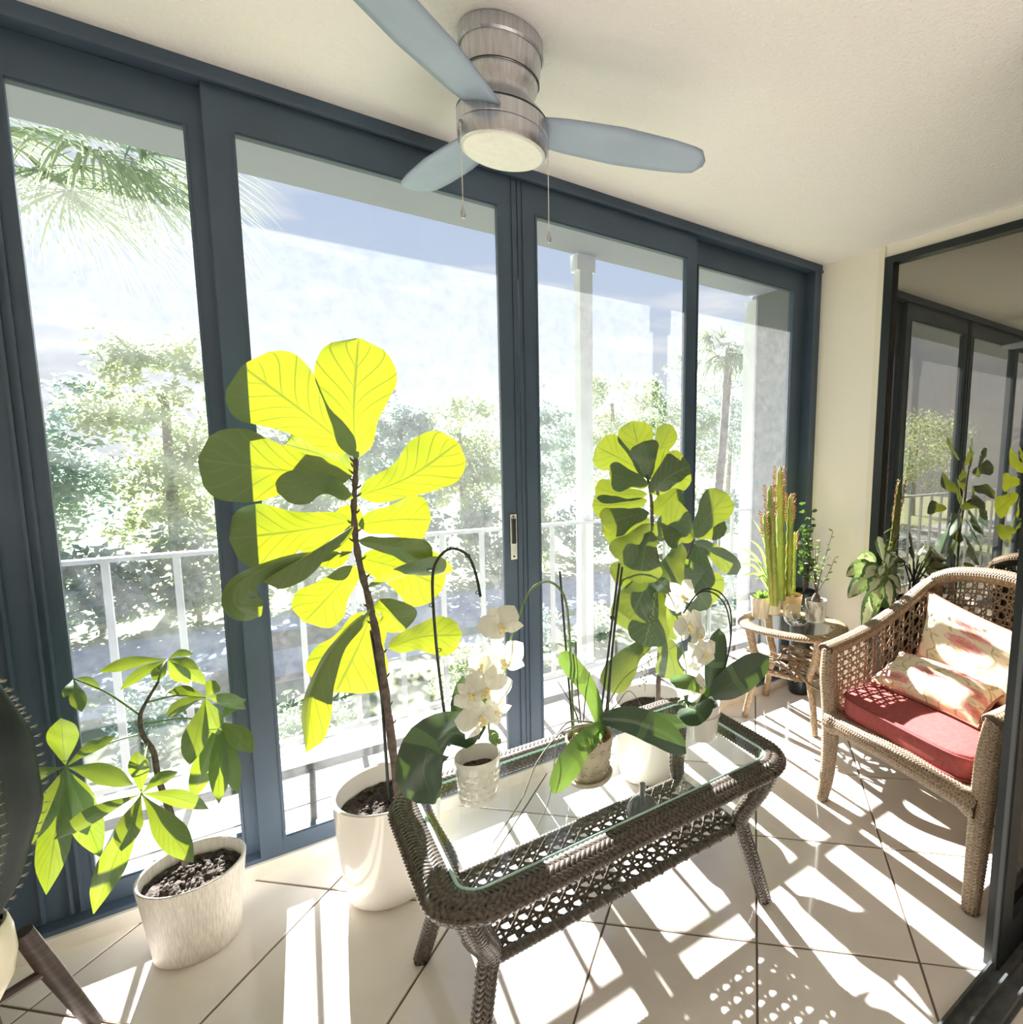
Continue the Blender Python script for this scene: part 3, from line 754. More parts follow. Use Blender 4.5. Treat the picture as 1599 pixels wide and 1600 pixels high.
# upright pillow leaning on the chair back
def P1(x, y, z):
    # x across (EY, towards the near arm is -), y up the back, z thickness
    up = (V((0,0,1))*.90 - EX*.40).normalized(); nrm = (EX*.90+V((0,0,1))*.40).normalized(); tilt = .16
    xx = x*math.cos(tilt)+y*math.sin(tilt); yy = -x*math.sin(tilt)*-1+y*math.cos(tilt)
    return W(-.430,-.012,.645)+EY*xx+up*(yy)+nrm*z
cushion('throw_pillow', P1, .268, .145, .062, mat_=floralmat('floral_linen', .4), label='cream and rose floral pillow standing upright against the chair back', piping=M['pipe'], p=2.6, puff=.8, frill=.6)
def P2(x, y, z):
    up = (V((0,0,1))*.42 - EX*.90).normalized(); nrm = (EX*.42+V((0,0,1))*.90).normalized()
    return W(-.268,.045,.527)+EY*x+EX*.05*x+up*y+nrm*z
cushion('throw_pillow', P2, .225, .105, .062, mat_=floralmat('floral_linen_worn', 2.3), label='cream and rose floral pillow lying flat on the red seat cushion', piping=M['pipe'], p=2.4, puff=.8, frill=.8)

# ================================================================== side table
SC = V((2.205,-.265,0)); SA = V((.37,-.929,0)); SB = V((-.929,-.37,0)); SZT = .505
stb = thing('side_table', (SC.x,SC.y,0), 'small honey wicker side table with rounded glass top and twig shelf in the corner', 'side table')
def S_(a, b, z): return SC+SA*a+SB*b+V((0,0,z))
def soval(ra, rb, z, n=48, p=2.7):
    out = []
    for k in range(n):
        t_ = 2*PI*k/n; c, s2 = math.cos(t_), math.sin(t_)
        out.append(S_(ra*sgn(c)*abs(c)**(2/p), rb*sgn(s2)*abs(s2)**(2/p), z))
    return out
woven_tube('woven_rim', soval(.245,.185,SZT-.012), .036, M['wside'], stb, flat=.40, closed=True, su=.012, sv=.011, L=.022, W=.010, h=.003, ang=1.2, nu=60, nv=12)
MB().prism(soval(.226,.166,0), SZT-.006, SZT).build('glass_top', M['tableglass'], stb, False)
for a in (-1,1):
    for b in (-1,1):
        pts = spline([S_(a*.185,b*.13,SZT-.03), S_(a*.165,b*.115,.36), S_(a*.135,b*.10,.27), S_(a*.165,b*.125,.15), S_(a*.19,b*.15,0)], 14)
        woven_tube('leg', pts, [.021-.006*i/14 for i in range(15)], M['wside'], stb, flatdir=V((1,0,0)), su=.011, sv=.010, L=.02, W=.009, h=.002, ang=.9, nv=10)
M['twig'] = mat('weathered_driftwood', (.34,.24,.15), .8, col2=(.13,.085,.055), vscale=30, stretch=(1,1,4), bump=.4, bscale=60)
rnd = random.Random(21)
for i in range(34):
    L_ = rnd.uniform(.12,.30); a0 = rnd.uniform(-.13,.13); b0 = rnd.uniform(-.15,.15); ang_ = rnd.uniform(-.6,.6)+(1.2 if i % 3 == 0 else .1); z = .255+rnd.uniform(0,.085)
    d = SA*math.cos(ang_)+SB*math.sin(ang_); c = S_(a0,b0,z); sl = rnd.uniform(-.25,.25)
    pts = spline([c-d*L_/2-V((0,0,sl*L_/2)), c-d*L_*.15+V((rnd.uniform(-.015,.015),rnd.uniform(-.015,.015),rnd.uniform(-.01,.02))), c+d*L_*.2+V((rnd.uniform(-.015,.015),0,rnd.uniform(-.015,.015))), c+d*L_/2+V((0,0,sl*L_/2))], 7)
    r0 = rnd.uniform(.005,.0105)
    MB().tube(pts, [r0*(1-.5*k/7)*(1+.15*rnd.uniform(-1,1)) for k in range(8)], 6).build('twig', M['twig'], stb)
woven_tube('shelf_ring', soval(.17,.13,.262,32), .012, M['wside'], stb, closed=True, su=.011, sv=.010, L=.02, W=.009, h=.002, nv=8)
# ================================================================== plants
PROF = {
 'fiddle': [(0,.04),(.04,.20),(.12,.40),(.25,.50),(.38,.56),(.5,.68),(.62,.86),(.74,1),(.84,.97),(.92,.80),(.97,.52),(1,.06)],
 'obov': [(0,.03),(.08,.12),(.22,.40),(.40,.80),(.56,1),(.70,.95),(.82,.72),(.92,.36),(1,.02)],
 'strap': [(0,.38),(.1,.55),(.25,.80),(.45,.96),(.62,1),(.78,.92),(.88,.74),(.95,.48),(1,.05)],
 'ellip': [(0,.03),(.08,.3),(.22,.72),(.4,1),(.58,.98),(.75,.76),(.88,.45),(1,.02)],
 'blade': [(0,.6),(.15,1),(.5,.8),(.8,.45),(1,.03)],
}
def leafmesh(pts, width, prof='fiddle', roll=0, cup=.12, wave=.0, nu=14, nv=6, fold=0, seed=0, ref=None, edge=.025):
    """leaf blade along pts (3D points); roll 0 lies broadside to ref (default: the room)"""
    cp = spline(pts, nu); L_ = sum((b-a).length for a, b in zip(cp, cp[1:])); ref = ref or CAM
    rows = []
    for i, p in enumerate(cp):
        t_ = (cp[min(i+1,nu)]-cp[max(i-1,0)]).normalized()
        vd = (p-ref).normalized(); s_ = t_.cross(vd)
        if s_.length < 1e-3: s_ = t_.cross(V((0,0,1)))
        s_.normalize(); n = s_.cross(t_)
        s_ = Matrix.Rotation(roll, 3, t_) @ s_; n = Matrix.Rotation(roll, 3, t_) @ n
        rows.append((p, s_, n))
    tab = PROF[prof]
    mb = MB()
    def fn(u, v):
        p, s_, n = rows[round(u*nu)]
        x = 2*v-1; w_ = width/2*max(.01, interp(tab, u, True))*(1+edge*math.sin(u*23+seed*1.7+x)*u)
        h = cup*abs(x)**1.6*w_ + wave*width*math.sin(u*17+seed+(1.3 if x > 0 else 0))*x*x*.5*min(1,u*3) + fold*abs(x)*w_
        return p+s_*(x*w_*math.sqrt(max(.05,1-min(.9,fold*fold*.5))))+n*h
    mb.grid(fn, nu, nv)
    return mb
_seed = [0]
def leaf(parent, pix, wpx, matl, prof='fiddle', roll=0, cup=.12, wave=.04, fold=0, nu=14, nv=6, name='leaf', thick=0):
    """pix: list of (x, y, Y) where the photo shows the midrib and the depth Y the leaf hangs at; wpx its width seen there"""
    _seed[0] += 1
    pts = [at(*p) for p in pix]; mid = pts[len(pts)//2]; wd = wpx*depth(mid)/F
    o = leafmesh(pts, wd, prof, roll, cup, wave, nu, nv, fold, _seed[0]).build(name, matl, parent, True, angle=180, normals=False)
    return o
M['fig'] = leafmat('fig_leaf', (.066,.130,.085), (.88,1.0,.012), (.17,.25,.14), n=7, k=.9, tw=.105)
M['pach'] = leafmat('money_tree_leaf', (.085,.175,.065), (.80,1.0,.03), (.17,.28,.10), n=11, k=.8, tw=.085)
M['fig2'] = leafmat('mature_fig_leaf', (.070,.130,.085), (.85,1.0,.03), (.17,.25,.14), n=7, k=.9, tw=.055)
M['orch'] = leafmat('orchid_leaf', (.035,.075,.045), (.30,.52,.06), (.09,.18,.06), n=1, k=.1, tw=.03, rough=.3, veinw=.02, coat=.3)
M['orchl'] = leafmat('orchid_leaf_light', (.10,.23,.055), (.40,.62,.08), (.17,.30,.08), n=1, k=.1, tw=.08, rough=.3, veinw=.02, coat=.3)
M['dief'] = leafmat('dieffenbachia_leaf', (.055,.13,.045), (.4,.6,.15), (.5,.58,.33), n=12, k=1, tw=.10, stripe=(.78,.80,.60))
M['spid'] = leafmat('spider_leaf', (.20,.34,.10), (.55,.75,.2), (.6,.66,.4), n=1, tw=.2, veinw=.3)
M['succ'] = leafmat('succulent_leaf', (.10,.22,.08), (.4,.6,.1), (.2,.3,.1), n=1, tw=.2)
M['bark'] = mat('dark_bark', (.075,.055,.045), .85, col2=(.14,.105,.085), vscale=50, bump=.7, bscale=80)
M['gstem'] = mat('green_stem', (.16,.24,.07), .5, var=.2, vscale=30)
M['soil'] = mat('potting_soil', (.028,.021,.018), .95, col2=(.095,.07,.055), vscale=70, bump=1, bscale=90)
M['bark_mix'] = mat('orchid_bark', (.30,.20,.12), .9, col2=(.12,.08,.05), vscale=60, bump=.8, bscale=70)
M['whitepot'] = mat('glossy_white_ceramic', (.83,.80,.75), .14, coat=.4)
M['ribpot'] = mat('ribbed_white_ceramic', (.80,.76,.70), .5, col2=(.62,.58,.53), vscale=3, stretch=(110,110,.9))
M['stake'] = mat('black_green_stake', (.016,.022,.018), .45)
M['root'] = mat('grey_green_root', (.17,.165,.12), .7, var=.15, vscale=40)
M['petal'] = leafmat('white_petal', (.84,.83,.76), (.95,.94,.80), (.80,.80,.66), n=1, tw=.22, rough=.5, veinw=.01, coat=0)
M['lip'] = mat('yellow_throat', (.80,.66,.16), .5, col2=(.86,.82,.66), vscale=120)
def potlathe(prof, c, r_in=.008, seg=48):
    """outer profile (r,z) from the base up; closed over the rim to the inside"""
    rt_, zt = prof[-1]
    inner = [(rt_-r_in*.35, zt+.003), (rt_-r_in, zt), (prof[-2][0]-r_in-.001, max(prof[0][1]+.02, zt-.06))]
    return MB().lathe([(.001,prof[0][1])]+prof+inner, c, seg)
def soil_top(name, r_, z, c, parent, matl, rough=.008, seed=0):
    rnd = random.Random(seed)
    def fn(u, v):
        a = 2*PI*v; rr = r_*u; x, y = rr*math.cos(a), rr*math.sin(a)
        return V(c)+V((x, y, z+rough*noise.noise(V((x*45+seed,y*45,0)))*(1 if u < .98 else 0)+rough*.7*noise.noise(V((x*110,y*110,seed)))))
    return MB().grid(fn, 10, 40, wrap_v=True, uv=False).build(name, matl, parent, True, angle=180)
def clods(parent, c, r_, z, n, matl, seed):
    rnd = random.Random(seed); mb = MB()
    for i in range(n):
        a = rnd.uniform(0,2*PI); rr = r_*math.sqrt(rnd.random())*.9; s_ = rnd.uniform(.003,.008)
        mb.ball(V(c)+V((rr*math.cos(a), rr*math.sin(a), z+s_*.4)), s_, 5, rnd.uniform(.5,1))
    return tag(mb.build('soil_clods', matl, parent), None, None, kind='stuff')

# ---------------------------------------------------------------- large fiddle-leaf fig, white pot
FB = V((.288,-.285,0))
fig = thing('potted_fig', FB, 'tall fiddle-leaf fig in the glossy white pot behind the left end of the coffee table', 'potted plant', 'fiddle-leaf figs')
def bigpot(c, parent, s=1.0):
    potlathe([(.112*s,.0),(.124*s,.012),(.136*s,.09),(.146*s,.20),(.152*s,.30),(.154*s,.335)], c, .012).build('pot', M['whitepot'], parent)
bigpot(FB, fig); soil_top('soil', .141, .268, FB, fig, M['soil'], .02, 4); clods(fig, FB, .13, .27, 130, M['soil'], 5)
YF = -.27
tp = spline([FB+V((.03,.005,.26)), at(606,1110,YF), at(592,1010,YF), at(577,940,YF), at(560,870,YF), at(553,800,YF), at(556,740,YF), at(556,700,YF)], 34)
trunk = MB().tube(tp, [.0125-.0065*i/34+.0016*math.sin(i*2.3) for i in range(35)], 10).build('trunk', M['bark'], fig)
rnd = random.Random(8); nb = MB()
for i in range(3, 33):
    p = tp[i]; a = rnd.uniform(0,2*PI); d = V((math.cos(a),math.sin(a)*.5,.5)).normalized(); nb.tube([p, p+d*.016, p+d*.022+V((0,0,.004))], [.0045,.003,.001], 5)
nb.build('leaf_scars', M['bark'], trunk)
MB().tube([FB+V((.004,.02,.22)), at(597,1090,YF+.01), at(580,985,YF+.01)], .0045, 8).build('support_stick', M['stake'], fig)
FL = [ # base, tip (x,y,dY), width px, roll, cup, fold
 ([(553,705,0),(470,640,.02),(378,572,.05)], 128, .1, .10, 0),
 ([(556,716,-.02),(553,640,-.03),(560,528,.0)], 112, -.1, .22, 0),
 ([(550,742,-.02),(445,735,-.05),(310,718,-.08)], 112, .15, .10, 0),
 ([(552,738,.05),(500,710,.09),(445,694,.12)], 76, .2, .1, 0),
 ([(552,778,-.05),(500,752,-.10),(434,770,-.12)], 62, .55, .15, 0),
 ([(562,775,.0),(640,745,.02),(716,692,.04)], 92, -.1, .10, 0),
 ([(552,815,.0),(460,830,-.02),(358,842,-.05)], 96, .0, .12, 0),
 ([(550,862,-.06),(455,875,-.13),(382,905,-.17),(368,945,-.18),(408,962,-.18)], 58, .5, .25, .3),
 ([(552,822,-.10),(490,862,-.15),(412,908,-.18)], 52, .9, .2, .5),
 ([(560,820,.05),(620,812,.08),(674,812,.10)], 76, .1, .1, 0),
 ([(560,845,-.03),(615,856,-.06),(676,872,-.08)], 48, .5, .15, .1),
 ([(576,918,-.05),(640,895,-.10),(708,892,-.12)], 42, .8, .2, .3),
 ([(563,872,.06),(630,890,.09),(692,918,.12)], 92, -.1, .1, 0),
 ([(556,885,.05),(520,925,.08),(476,972,.10)], 76, .0, .12, 0),
 ([(582,955,.06),(560,1010,.09),(525,1082,.12)], 118, .1, .12, 0),
 ([(578,952,-.07),(530,1000,-.12),(490,1075,-.15),(478,1175,-.15)], 56, .75, .2, .35),
 ([(608,1012,.03),(660,995,.05),(722,992,.07)], 64, -.2, .15, 0),
 ([(583,950,-.02),(605,955,-.05),(632,985,-.06)], 60, .4, .15, .2),
 ([(557,790,.08),(530,830,.12),(480,872,.15)], 80, .1, .12, 0),
]
for pts, wpx, roll, cup, fold in FL:
    leaf(fig, [(x,y,YF+d) for x,y,d in pts], wpx, M['fig'], 'fiddle', roll, cup, .06, fold, 22, 8)
# ---------------------------------------------------------------- second fig
GB = V((1.305,-.255,0))
fig2 = thing('potted_fig', GB, 'bushy dark fiddle-leaf fig in a white pot beside the third window, behind the orchids', 'potted plant', 'fiddle-leaf figs')
bigpot(GB, fig2); soil_top('soil', .141, .27, GB, fig2, M['soil'], .015, 14)
YG = -.27
tp = spline([at(1028,1100,YG), at(1031,1000,YG), at(1030,900,YG), at(1020,830,YG), at(1018,780,YG), at(1010,735,YG)], 24)
MB().tube(tp, [.011-.005*i/24 for i in range(25)], 8).build('trunk', M['bark'], fig2)
MB().tube(spline([at(1031,930,YG), at(1065,890,YG-.02), at(1086,842,YG-.04)], 8), [.007-.003*i/8 for i in range(9)], 8).build('branch', M['bark'], fig2)
GL = [
 ([(1012,748,0),(1000,705,.0),(988,658,.02)], 44, .1),([(1010,740,.03),(972,718,.05),(932,698,.07)], 46, 0),([(1014,742,-.05),(1012,718,-.07),(1006,690,-.08)], 40, .4),
 ([(1022,722,.04),(1034,698,.06),(1050,664,.08)], 28, .2),([(1014,758,-.02),(985,748,-.05),(952,742,-.07)], 36, .3),([(1018,772,-.06),(1045,745,-.10),(1078,728,-.12)], 52, .2),
 ([(1012,772,.05),(970,772,.08),(930,762,.10)], 30, .2),([(1012,782,.05),(970,788,.08),(926,790,.10)], 34, .1),([(1014,800,-.03),(980,808,-.06),(942,820,-.08)], 40, .3),
 ([(1016,812,.05),(980,822,.08),(942,832,.10)], 34, .1),([(1016,818,-.02),(990,845,-.05),(962,872,-.06)], 38, .2),([(1018,830,-.06),(1006,868,-.09),(1000,912,-.10)], 50, .2),
 ([(1022,842,-.05),(1045,822,-.08),(1078,802,-.10)], 48, .2),([(1084,840,-.06),(1106,808,-.08),(1136,770,-.10)], 44, .1),([(1086,846,-.05),(1116,862,-.09),(1152,898,-.12)], 30, .5),
 ([(1084,842,-.06),(1060,834,-.10),(1036,838,-.12)], 36, .4),([(1066,850,-.08),(1050,885,-.10),(1030,925,-.11)], 48, .3),([(1024,880,-.02),(1005,925,-.05),(985,968,-.06)], 58, .1),
 ([(1040,880,-.02),(1075,905,-.05),(1108,950,-.07)], 70, .1),([(1032,920,-.03),(1020,960,-.06),(1006,1010,-.07)], 52, .2),([(1020,1000,-.02),(985,1025,-.05),(948,1080,-.06)], 40, .3),
 ([(1034,1000,-.03),(1048,1025,-.06),(1058,1062,-.07)], 48, .2),([(1018,862,.06),(990,885,.09),(962,910,.11)], 40, .1),([(1044,870,.02),(1060,900,.03),(1066,950,.04)], 60, .2),
 ([(1092,838,.0),(1110,832,.02),(1136,826,.03)], 26, .4),([(1086,850,-.03),(1090,880,-.05),(1085,925,-.06)], 46, .3),([(1016,900,.03),(990,930,.05),(982,985,.06)], 50, .2),
 ([(1010,745,.0),(1028,735,-.03),(1040,700,-.05)], 36, .3),([(1030,940,.02),(1050,960,.03),(1062,1000,.04)], 50, .1),([(1018,800,.04),(1040,785,.06),(1062,760,.08)], 40, .2)]
for pts, wpx, roll in GL:
    leaf(fig2, [(x,y,YG+d) for x,y,d in pts], wpx*1.28, M['fig2'], 'fiddle', roll, .15, .05, 0, 18, 6)
# ---------------------------------------------------------------- money tree, left
PB = V((-.192,-.19,0))
pach = thing('potted_money_tree', PB, 'leafy young money tree in the ribbed white pot at the left window', 'potted plant')
potlathe([(.090,0),(.096,.006),(.104,.09),(.112,.17),(.118,.222),(.119,.23)], PB, .008).build('pot', M['ribpot'], pach)
soil_top('soil', .109, .195, PB, pach, M['soil'], .016, 24); clods(pach, PB, .10, .197, 110, M['soil'], 25)
YP = -.19
tp = spline([at(290,1350,YP), at(268,1275,YP), at(248,1218,YP), at(240,1175,YP), at(223,1148,YP), at(219,1120,YP), at(228,1098,YP), at(247,1066,YP)], 26)
MB().tube(tp, [.0085-.0055*i/26 for i in range(27)], 8).build('trunk', M['bark'], pach)
hubs = {
 'A': ((102,1198,-.33), [(95,1122,42),(180,1150,24),(-6,1240,36),(208,1226,36),(72,1398,46),(158,1340,44),(48,1320,40),(140,1290,40)], (222,1146)),
 'B': ((221,1240,-.36), [(213,1174,30),(278,1206,24),(84,1312,32),(146,1428,46),(302,1348,44),(326,1264,30),(190,1330,40)], (230,1160)),
 'C': ((342,1127,-.18), [(396,1176,36),(385,1092,22),(342,1256,34),(300,1252,36),(372,1240,30),(318,1200,34)], (224,1132)),
 'D': ((321,1090,-.24), [(337,1064,28),(384,1108,26),(258,1120,24),(262,1082,20),(296,1196,40),(345,1150,28)], (228,1098)),
 'E': ((262,1030,-.10), [(154,1050,24),(302,1022,14),(188,1078,20),(296,1068,30),(240,1064,22),(322,1070,24),(310,1046,18)], (247,1066)),
 'F': ((115,1060,-.12), [(128,1112,24),(158,1078,14),(100,1090,14)], (220,1118)),
}
for k, ((hx, hy, hY), tips, root) in hubs.items():
    r0 = at(root[0], root[1], YP); r1 = at(hx, hy, hY)
    MB().tube(spline([r0, (r0+r1)/2+V((0,0,.012)), r1], 10), [.0028-.001*i/10 for i in range(11)], 6).build('petiole', M['gstem'], pach)
    for j, (tx, ty, wpx) in enumerate(tips):
        dY = hY + (.05 if j % 2 else -.06); mx_, my_ = (hx+tx)/2, (hy+ty)/2 - (6 if abs(tx-hx) > abs(ty-hy) else 0)
        leaf(pach, [(hx,hy,hY),(mx_,my_,(hY+dY)/2-.01),(tx,ty,dY)], wpx*.82, M['pach'], 'obov', random.uniform(-.35,.35), .22, .05, 0, 16, 4, 'leaflet')
# ---------------------------------------------------------------- orchids on the coffee table
GT = TZ-.004
def flower(parent, px, py, Y, size_px, face=None, rot=0.0, seed=0):
    """moth-orchid bloom: two broad petals, three sepals, lip"""
    c = at(px, py, Y); s_ = size_px*depth(c)/F/2; rnd = random.Random(seed)
    n = (face or (CAM-c)).normalized(); up = V((0,0,1)); r_ = up.cross(n).normalized(); up = n.cross(r_)
    q = Matrix.Rotation(rot, 3, n); r_ = q@r_; up = q@up
    core = MB().ball(c+n*s_*.10, s_*.13, 8)
    core.ball(c+n*s_*.22-up*s_*.12, s_*.12, 8); core.ball(c+n*s_*.12-up*s_*.25+r_*s_*.1, s_*.09, 8); core.ball(c+n*s_*.12-up*s_*.25-r_*s_*.1, s_*.09, 8)
    fo = core.build('flower', M['lip'], parent)
    for a, L_, w_, z in ((0,.95,.62,-.02),(2.2,.92,.60,-.03),(-2.2,.92,.60,-.03),(1.18,1.0,1.0,.04),(-1.18,1.0,1.0,.04)):
        a += rnd.uniform(-.12,.12); d = up*math.cos(a)+r_*math.sin(a)
        p0 = c+n*s_*z; droop = rnd.uniform(.0,.25)
        pts = [p0, p0+d*s_*.5*L_+n*s_*.10, p0+d*s_*L_-n*s_*droop]
        leafmesh(pts, s_*w_*.98, 'ellip' if w_ < .8 else 'obov', rnd.uniform(-.15,.15), .18, .04, 8, 6, 0, seed, ref=c+n*.5).build('petal', M['petal'], fo, True, angle=180, normals=False)
    return fo
def stakeclip(mb, p):
    ring = [p+V((.006*math.cos(a)-.006, 0, .004*math.sin(a))) for a in [2*PI*k/8 for k in range(9)]]; mb.tube(ring, .0012, 5, caps=False)
# -- left orchid
A1 = V((.424,-.755,GT))
o1 = thing('potted_orchid', A1, 'white orchid with a drooping dark leaf in the leftmost white pot on the coffee table', 'potted plant', 'orchids on the coffee table')
potlathe([(.0435,0),(.046,.004),(.050,.05),(.055,.105),(.0565,.108),(.0572,.119)], A1, .004, 40).build('pot', M['whitepot'], o1)
rm = MB()
rnd = random.Random(2)
for i in range(16):
    for j in range(5):
        a = 2*PI*(i+.5*(j%2))/16; z = .016+j*.017; r_ = .0455+.0105*z/.115
        d = V((math.cos(a),math.sin(a),0)); t_ = V((-d.y,d.x,0)); c = A1+d*(r_+.0006)+V((0,0,z))
        rm.add([c-t_*.007-V((0,0,.006)), c+t_*.007-V((0,0,.006)), c+t_*.007+V((0,0,.006)), c-t_*.007+V((0,0,.006)), c+d*.0022], [(0,1,4),(1,2,4),(2,3,4),(3,0,4)])
tag(rm.build('basket_relief', M['whitepot'], o1, False), None, None, kind='stuff')
soil_top('bark_medium', .050, .080, A1, o1, M['soil'], .01, 3)
YA = -.755
leaf(o1, [(742,1162,YA),(712,1145,YA-.03),(676,1162,YA-.06),(662,1205,YA-.07),(680,1256,YA-.07)], 78, M['orch'], 'strap', -.25, .25, 0, .1, 16, 6)
leaf(o1, [(722,1160,YA+.02),(716,1110,YA+.04),(724,1056,YA+.05)], 22, M['orch'], 'strap', .3, .2, 0, 0, 10, 4)
leaf(o1, [(745,1155,YA+.01),(755,1118,YA+.03),(752,1080,YA+.04)], 24, M['orch'], 'strap', .4, .2, 0, 0, 10, 4)
hp = spline([at(702,1165,YA), at(690,1080,YA), at(680,985,YA), at(676,905,YA), at(685,873,YA), at(706,857,YA), at(731,868,YA), at(744,898,YA), at(751,932,YA)], 36)
hoop = MB().tube(hp, .0034, 8).build('hoop_stake', M['stake'], o1)
cl = MB()
for px, py in ((690,1015),(679,945),(676,890),(706,857),(735,868),(751,925)): stakeclip(cl, at(px,py,YA))
cl.build('stake_clips', M['stake'], hoop)
leaf(o1, [(775,1165,YA-.02),(772,1152,YA-.03),(766,1140,YA-.04)], 16, M['orchl'], 'ellip', .2, .1, 0, 0, 6, 4)
# -- middle orchid: patterned pot with saucer
A2 = V((.700,-.845,GT))
o2 = thing('potted_orchid', A2, 'orchid with long green leaves and aerial roots in the carved stoneware pot', 'potted plant', 'orchids on the coffee table')
M['stone'] = mat('carved_stoneware', (.60,.53,.42), .55, col2=(.46,.39,.30), vscale=25)
MB().lathe([(.001,0),(.050,0),(.060,.004),(.064,.016),(.060,.017),(.056,.010),(.03,.008)], A2, 40).build('saucer', M['stone'], o2)
potlathe([(.046,.010),(.050,.016),(.053,.05),(.058,.09),(.063,.112),(.066,.118),(.066,.124)], A2, .006, 40).build('pot', M['stone'], o2)
rm = MB(); rnd = random.Random(9)
for i in range(13):            # curling vine relief
    for j in range(3):
        a0 = 2*PI*(i+.5*(j%2))/13; z0 = .034+j*.030; pts = []
        for k in range(9):
            th = k*.75; rr = .010*(1-k/10); a = a0+rr*math.cos(th)/.055; z = z0+rr*math.sin(th)
            r_ = .0495+.0135*(z/.115); pts.append(A2+V((math.cos(a)*r_, math.sin(a)*r_, z)))
        rm.tube(pts, .0016, 5)
tag(rm.build('vine_relief', M['stone'], o2), None, None, kind='stuff')
soil_top('bark_medium', .060, .112, A2, o2, M['bark_mix'], .014, 33); clods(o2, A2, .055, .114, 60, M['bark_mix'], 31)
YB = -.845
leaf(o2, [(944,1150,YB),(925,1085,YB),(898,1045,YB-.01),(876,1020,YB-.02)], 30, M['orchl'], 'strap', .1, .25, 0, .25, 16, 6)
leaf(o2, [(940,1132,YB-.02),(915,1160,YB-.08),(890,1198,YB-.12),(864,1240,YB-.13)], 42, M['orchl'], 'strap', -.3, .2, 0, .1, 16, 6)
leaf(o2, [(942,1122,YB-.01),(985,1126,YB-.03),(1030,1146,YB-.06),(1072,1178,YB-.08)], 46, M['orch'], 'strap', .25, .2, 0, .1, 16, 6)
leaf(o2, [(944,1118,YB+.02),(1000,1122,YB+.03),(1050,1130,YB+.03),(1092,1126,YB+.03)], 26, M['orch'], 'strap', .5, .2, 0, .1, 14, 4)
leaf(o2, [(936,1138,YB-.02),(928,1150,YB-.05),(910,1180,YB-.07)], 28, M['orchl'], 'strap', .8, .2, 0, .1, 10, 4)
st_ = MB(); st_.tube([at(896,1150,YB+.02), at(886,1030,YB+.02), at(875,892,YB+.02)], .0030, 8); st_.build('stake', M['stake'], o2)
for dx in (0, 9):
    MB().tube([at(936+dx,1140,YB+.01), at(952+dx*.6,1010,YB+.01), at(968+dx*.5,880+6*dx/9,YB+.01)], .0032, 8).build('stake', M['stake'], o2)
cl = MB(); cl.ball(at(957,965,YB+.01), .007, 8); cl.build('clip', M['stake'], o2)
stemA = spline([at(897,1150,YB+.015), at(893,1050,YB+.015), at(889,975,YB+.01), at(882,932,YB), at(862,910,YB), at(838,914,YB), at(820,938,YB), at(811,965,YB), at(798,1000,YB), at(790,1045,YB), at(772,1090,YB), at(764,1140,YB), at(776,1165,YB)], 44)
MB().tube(stemA, [.0032 if i < 20 else .0025 for i in range(45)], 8).build('flower_spike', M['gstem'], o2)
stemB = spline([at(948,1140,YB+.02), at(957,1020,YB+.02), at(968,920,YB+.02), at(985,902,YB+.02), at(1010,898,YB+.02), at(1034,910,YB+.02), at(1052,945,YB+.02), at(1064,990,YB+.02), at(1072,1050,YB+.02), at(1076,1095,YB+.02), at(1066,1120,YB+.02)], 44)
MB().tube(stemB, [.0032 if i < 20 else .0024 for i in range(45)], 8).build('flower_spike', M['gstem'], o2)
for i, (px, py, sz, rot) in enumerate(((783,978,74,.5),(786,1032,78,.3),(752,1040,50,-.5),(762,1078,80,-.2),(734,1086,54,.8),(752,1122,80,.2),(776,1112,50,.9))):
    flower(o2, px, py, YB-.02+.012*(i%3), sz, V((-.5+.25*(i%3),-1,.15-.1*(i%2))), rot, 50+i)
for i, (px, py, sz, rot) in enumerate(((1066,932,62,.6),(1076,978,66,.2),(1092,992,52,-.4),(1090,1030,62,.4),(1078,1072,56,.1),(1094,1092,58,-.4),(1086,1112,50,.7))):
    flower(o2, px, py, YB+.01+.012*(i%3), sz, V((-.2+.3*(i%3),-1,.1)), rot, 80+i)
for i, (px, py) in enumerate(((772,1150),(780,1158),(1070,1100),(1076,1118),(1066,1112),(1062,1098))):
    MB().ball(at(px,py,YB+(.02 if px > 1000 else 0)), .006, 10, 1.35).build('bud', M['gstem'], o2)
def rootpx(pts, r_=.0018): MB().tube(spline([at(*p) for p in pts], 18), [r_*(1-.5*i/18) for i in range(19)], 6).build('aerial_root', M['root'], o2)
rootpx([(915,1132,YB),(880,1142,YB-.05),(840,1190,YB-.10),(815,1250,YB-.13),(770,1318,YB-.16)], .0022)
rootpx([(912,1136,YB-.02),(876,1150,YB-.07),(868,1180,YB-.08),(858,1250,YB-.12),(836,1300,YB-.14)])
rootpx([(925,1128,YB),(890,1128,YB-.05),(870,1148,YB-.06)], .0028); rootpx([(945,1120,YB),(965,1100,YB-.02),(985,1080,YB-.02),(1012,1118,YB-.02)])
rootpx([(940,1120,YB),(975,1060,YB),(1020,1030,YB),(1064,1004,YB)], .0014)
for a_ in ([(905,1130,YB),(896,1105,YB),(872,1065,YB)], [(912,1125,YB),(916,1080,YB),(922,1050,YB)], [(908,1130,YB),(902,1060,YB),(900,1003,YB)]):
    MB().tube(spline([at(*p) for p in a_], 8), [.0022-.0012*i/8 for i in range(9)], 6).build('dry_spike', M['bark'], o2)
sp2 = MB(); rnd = random.Random(77)
for i in range(46):
    t_ = i/46; px = 1025-20*t_+rnd.uniform(-7,7)*(1 if t_ > .3 else .4); py = 925+150*t_; sp2.ball(at(px,py,YB), .0022, 5, 1.6)
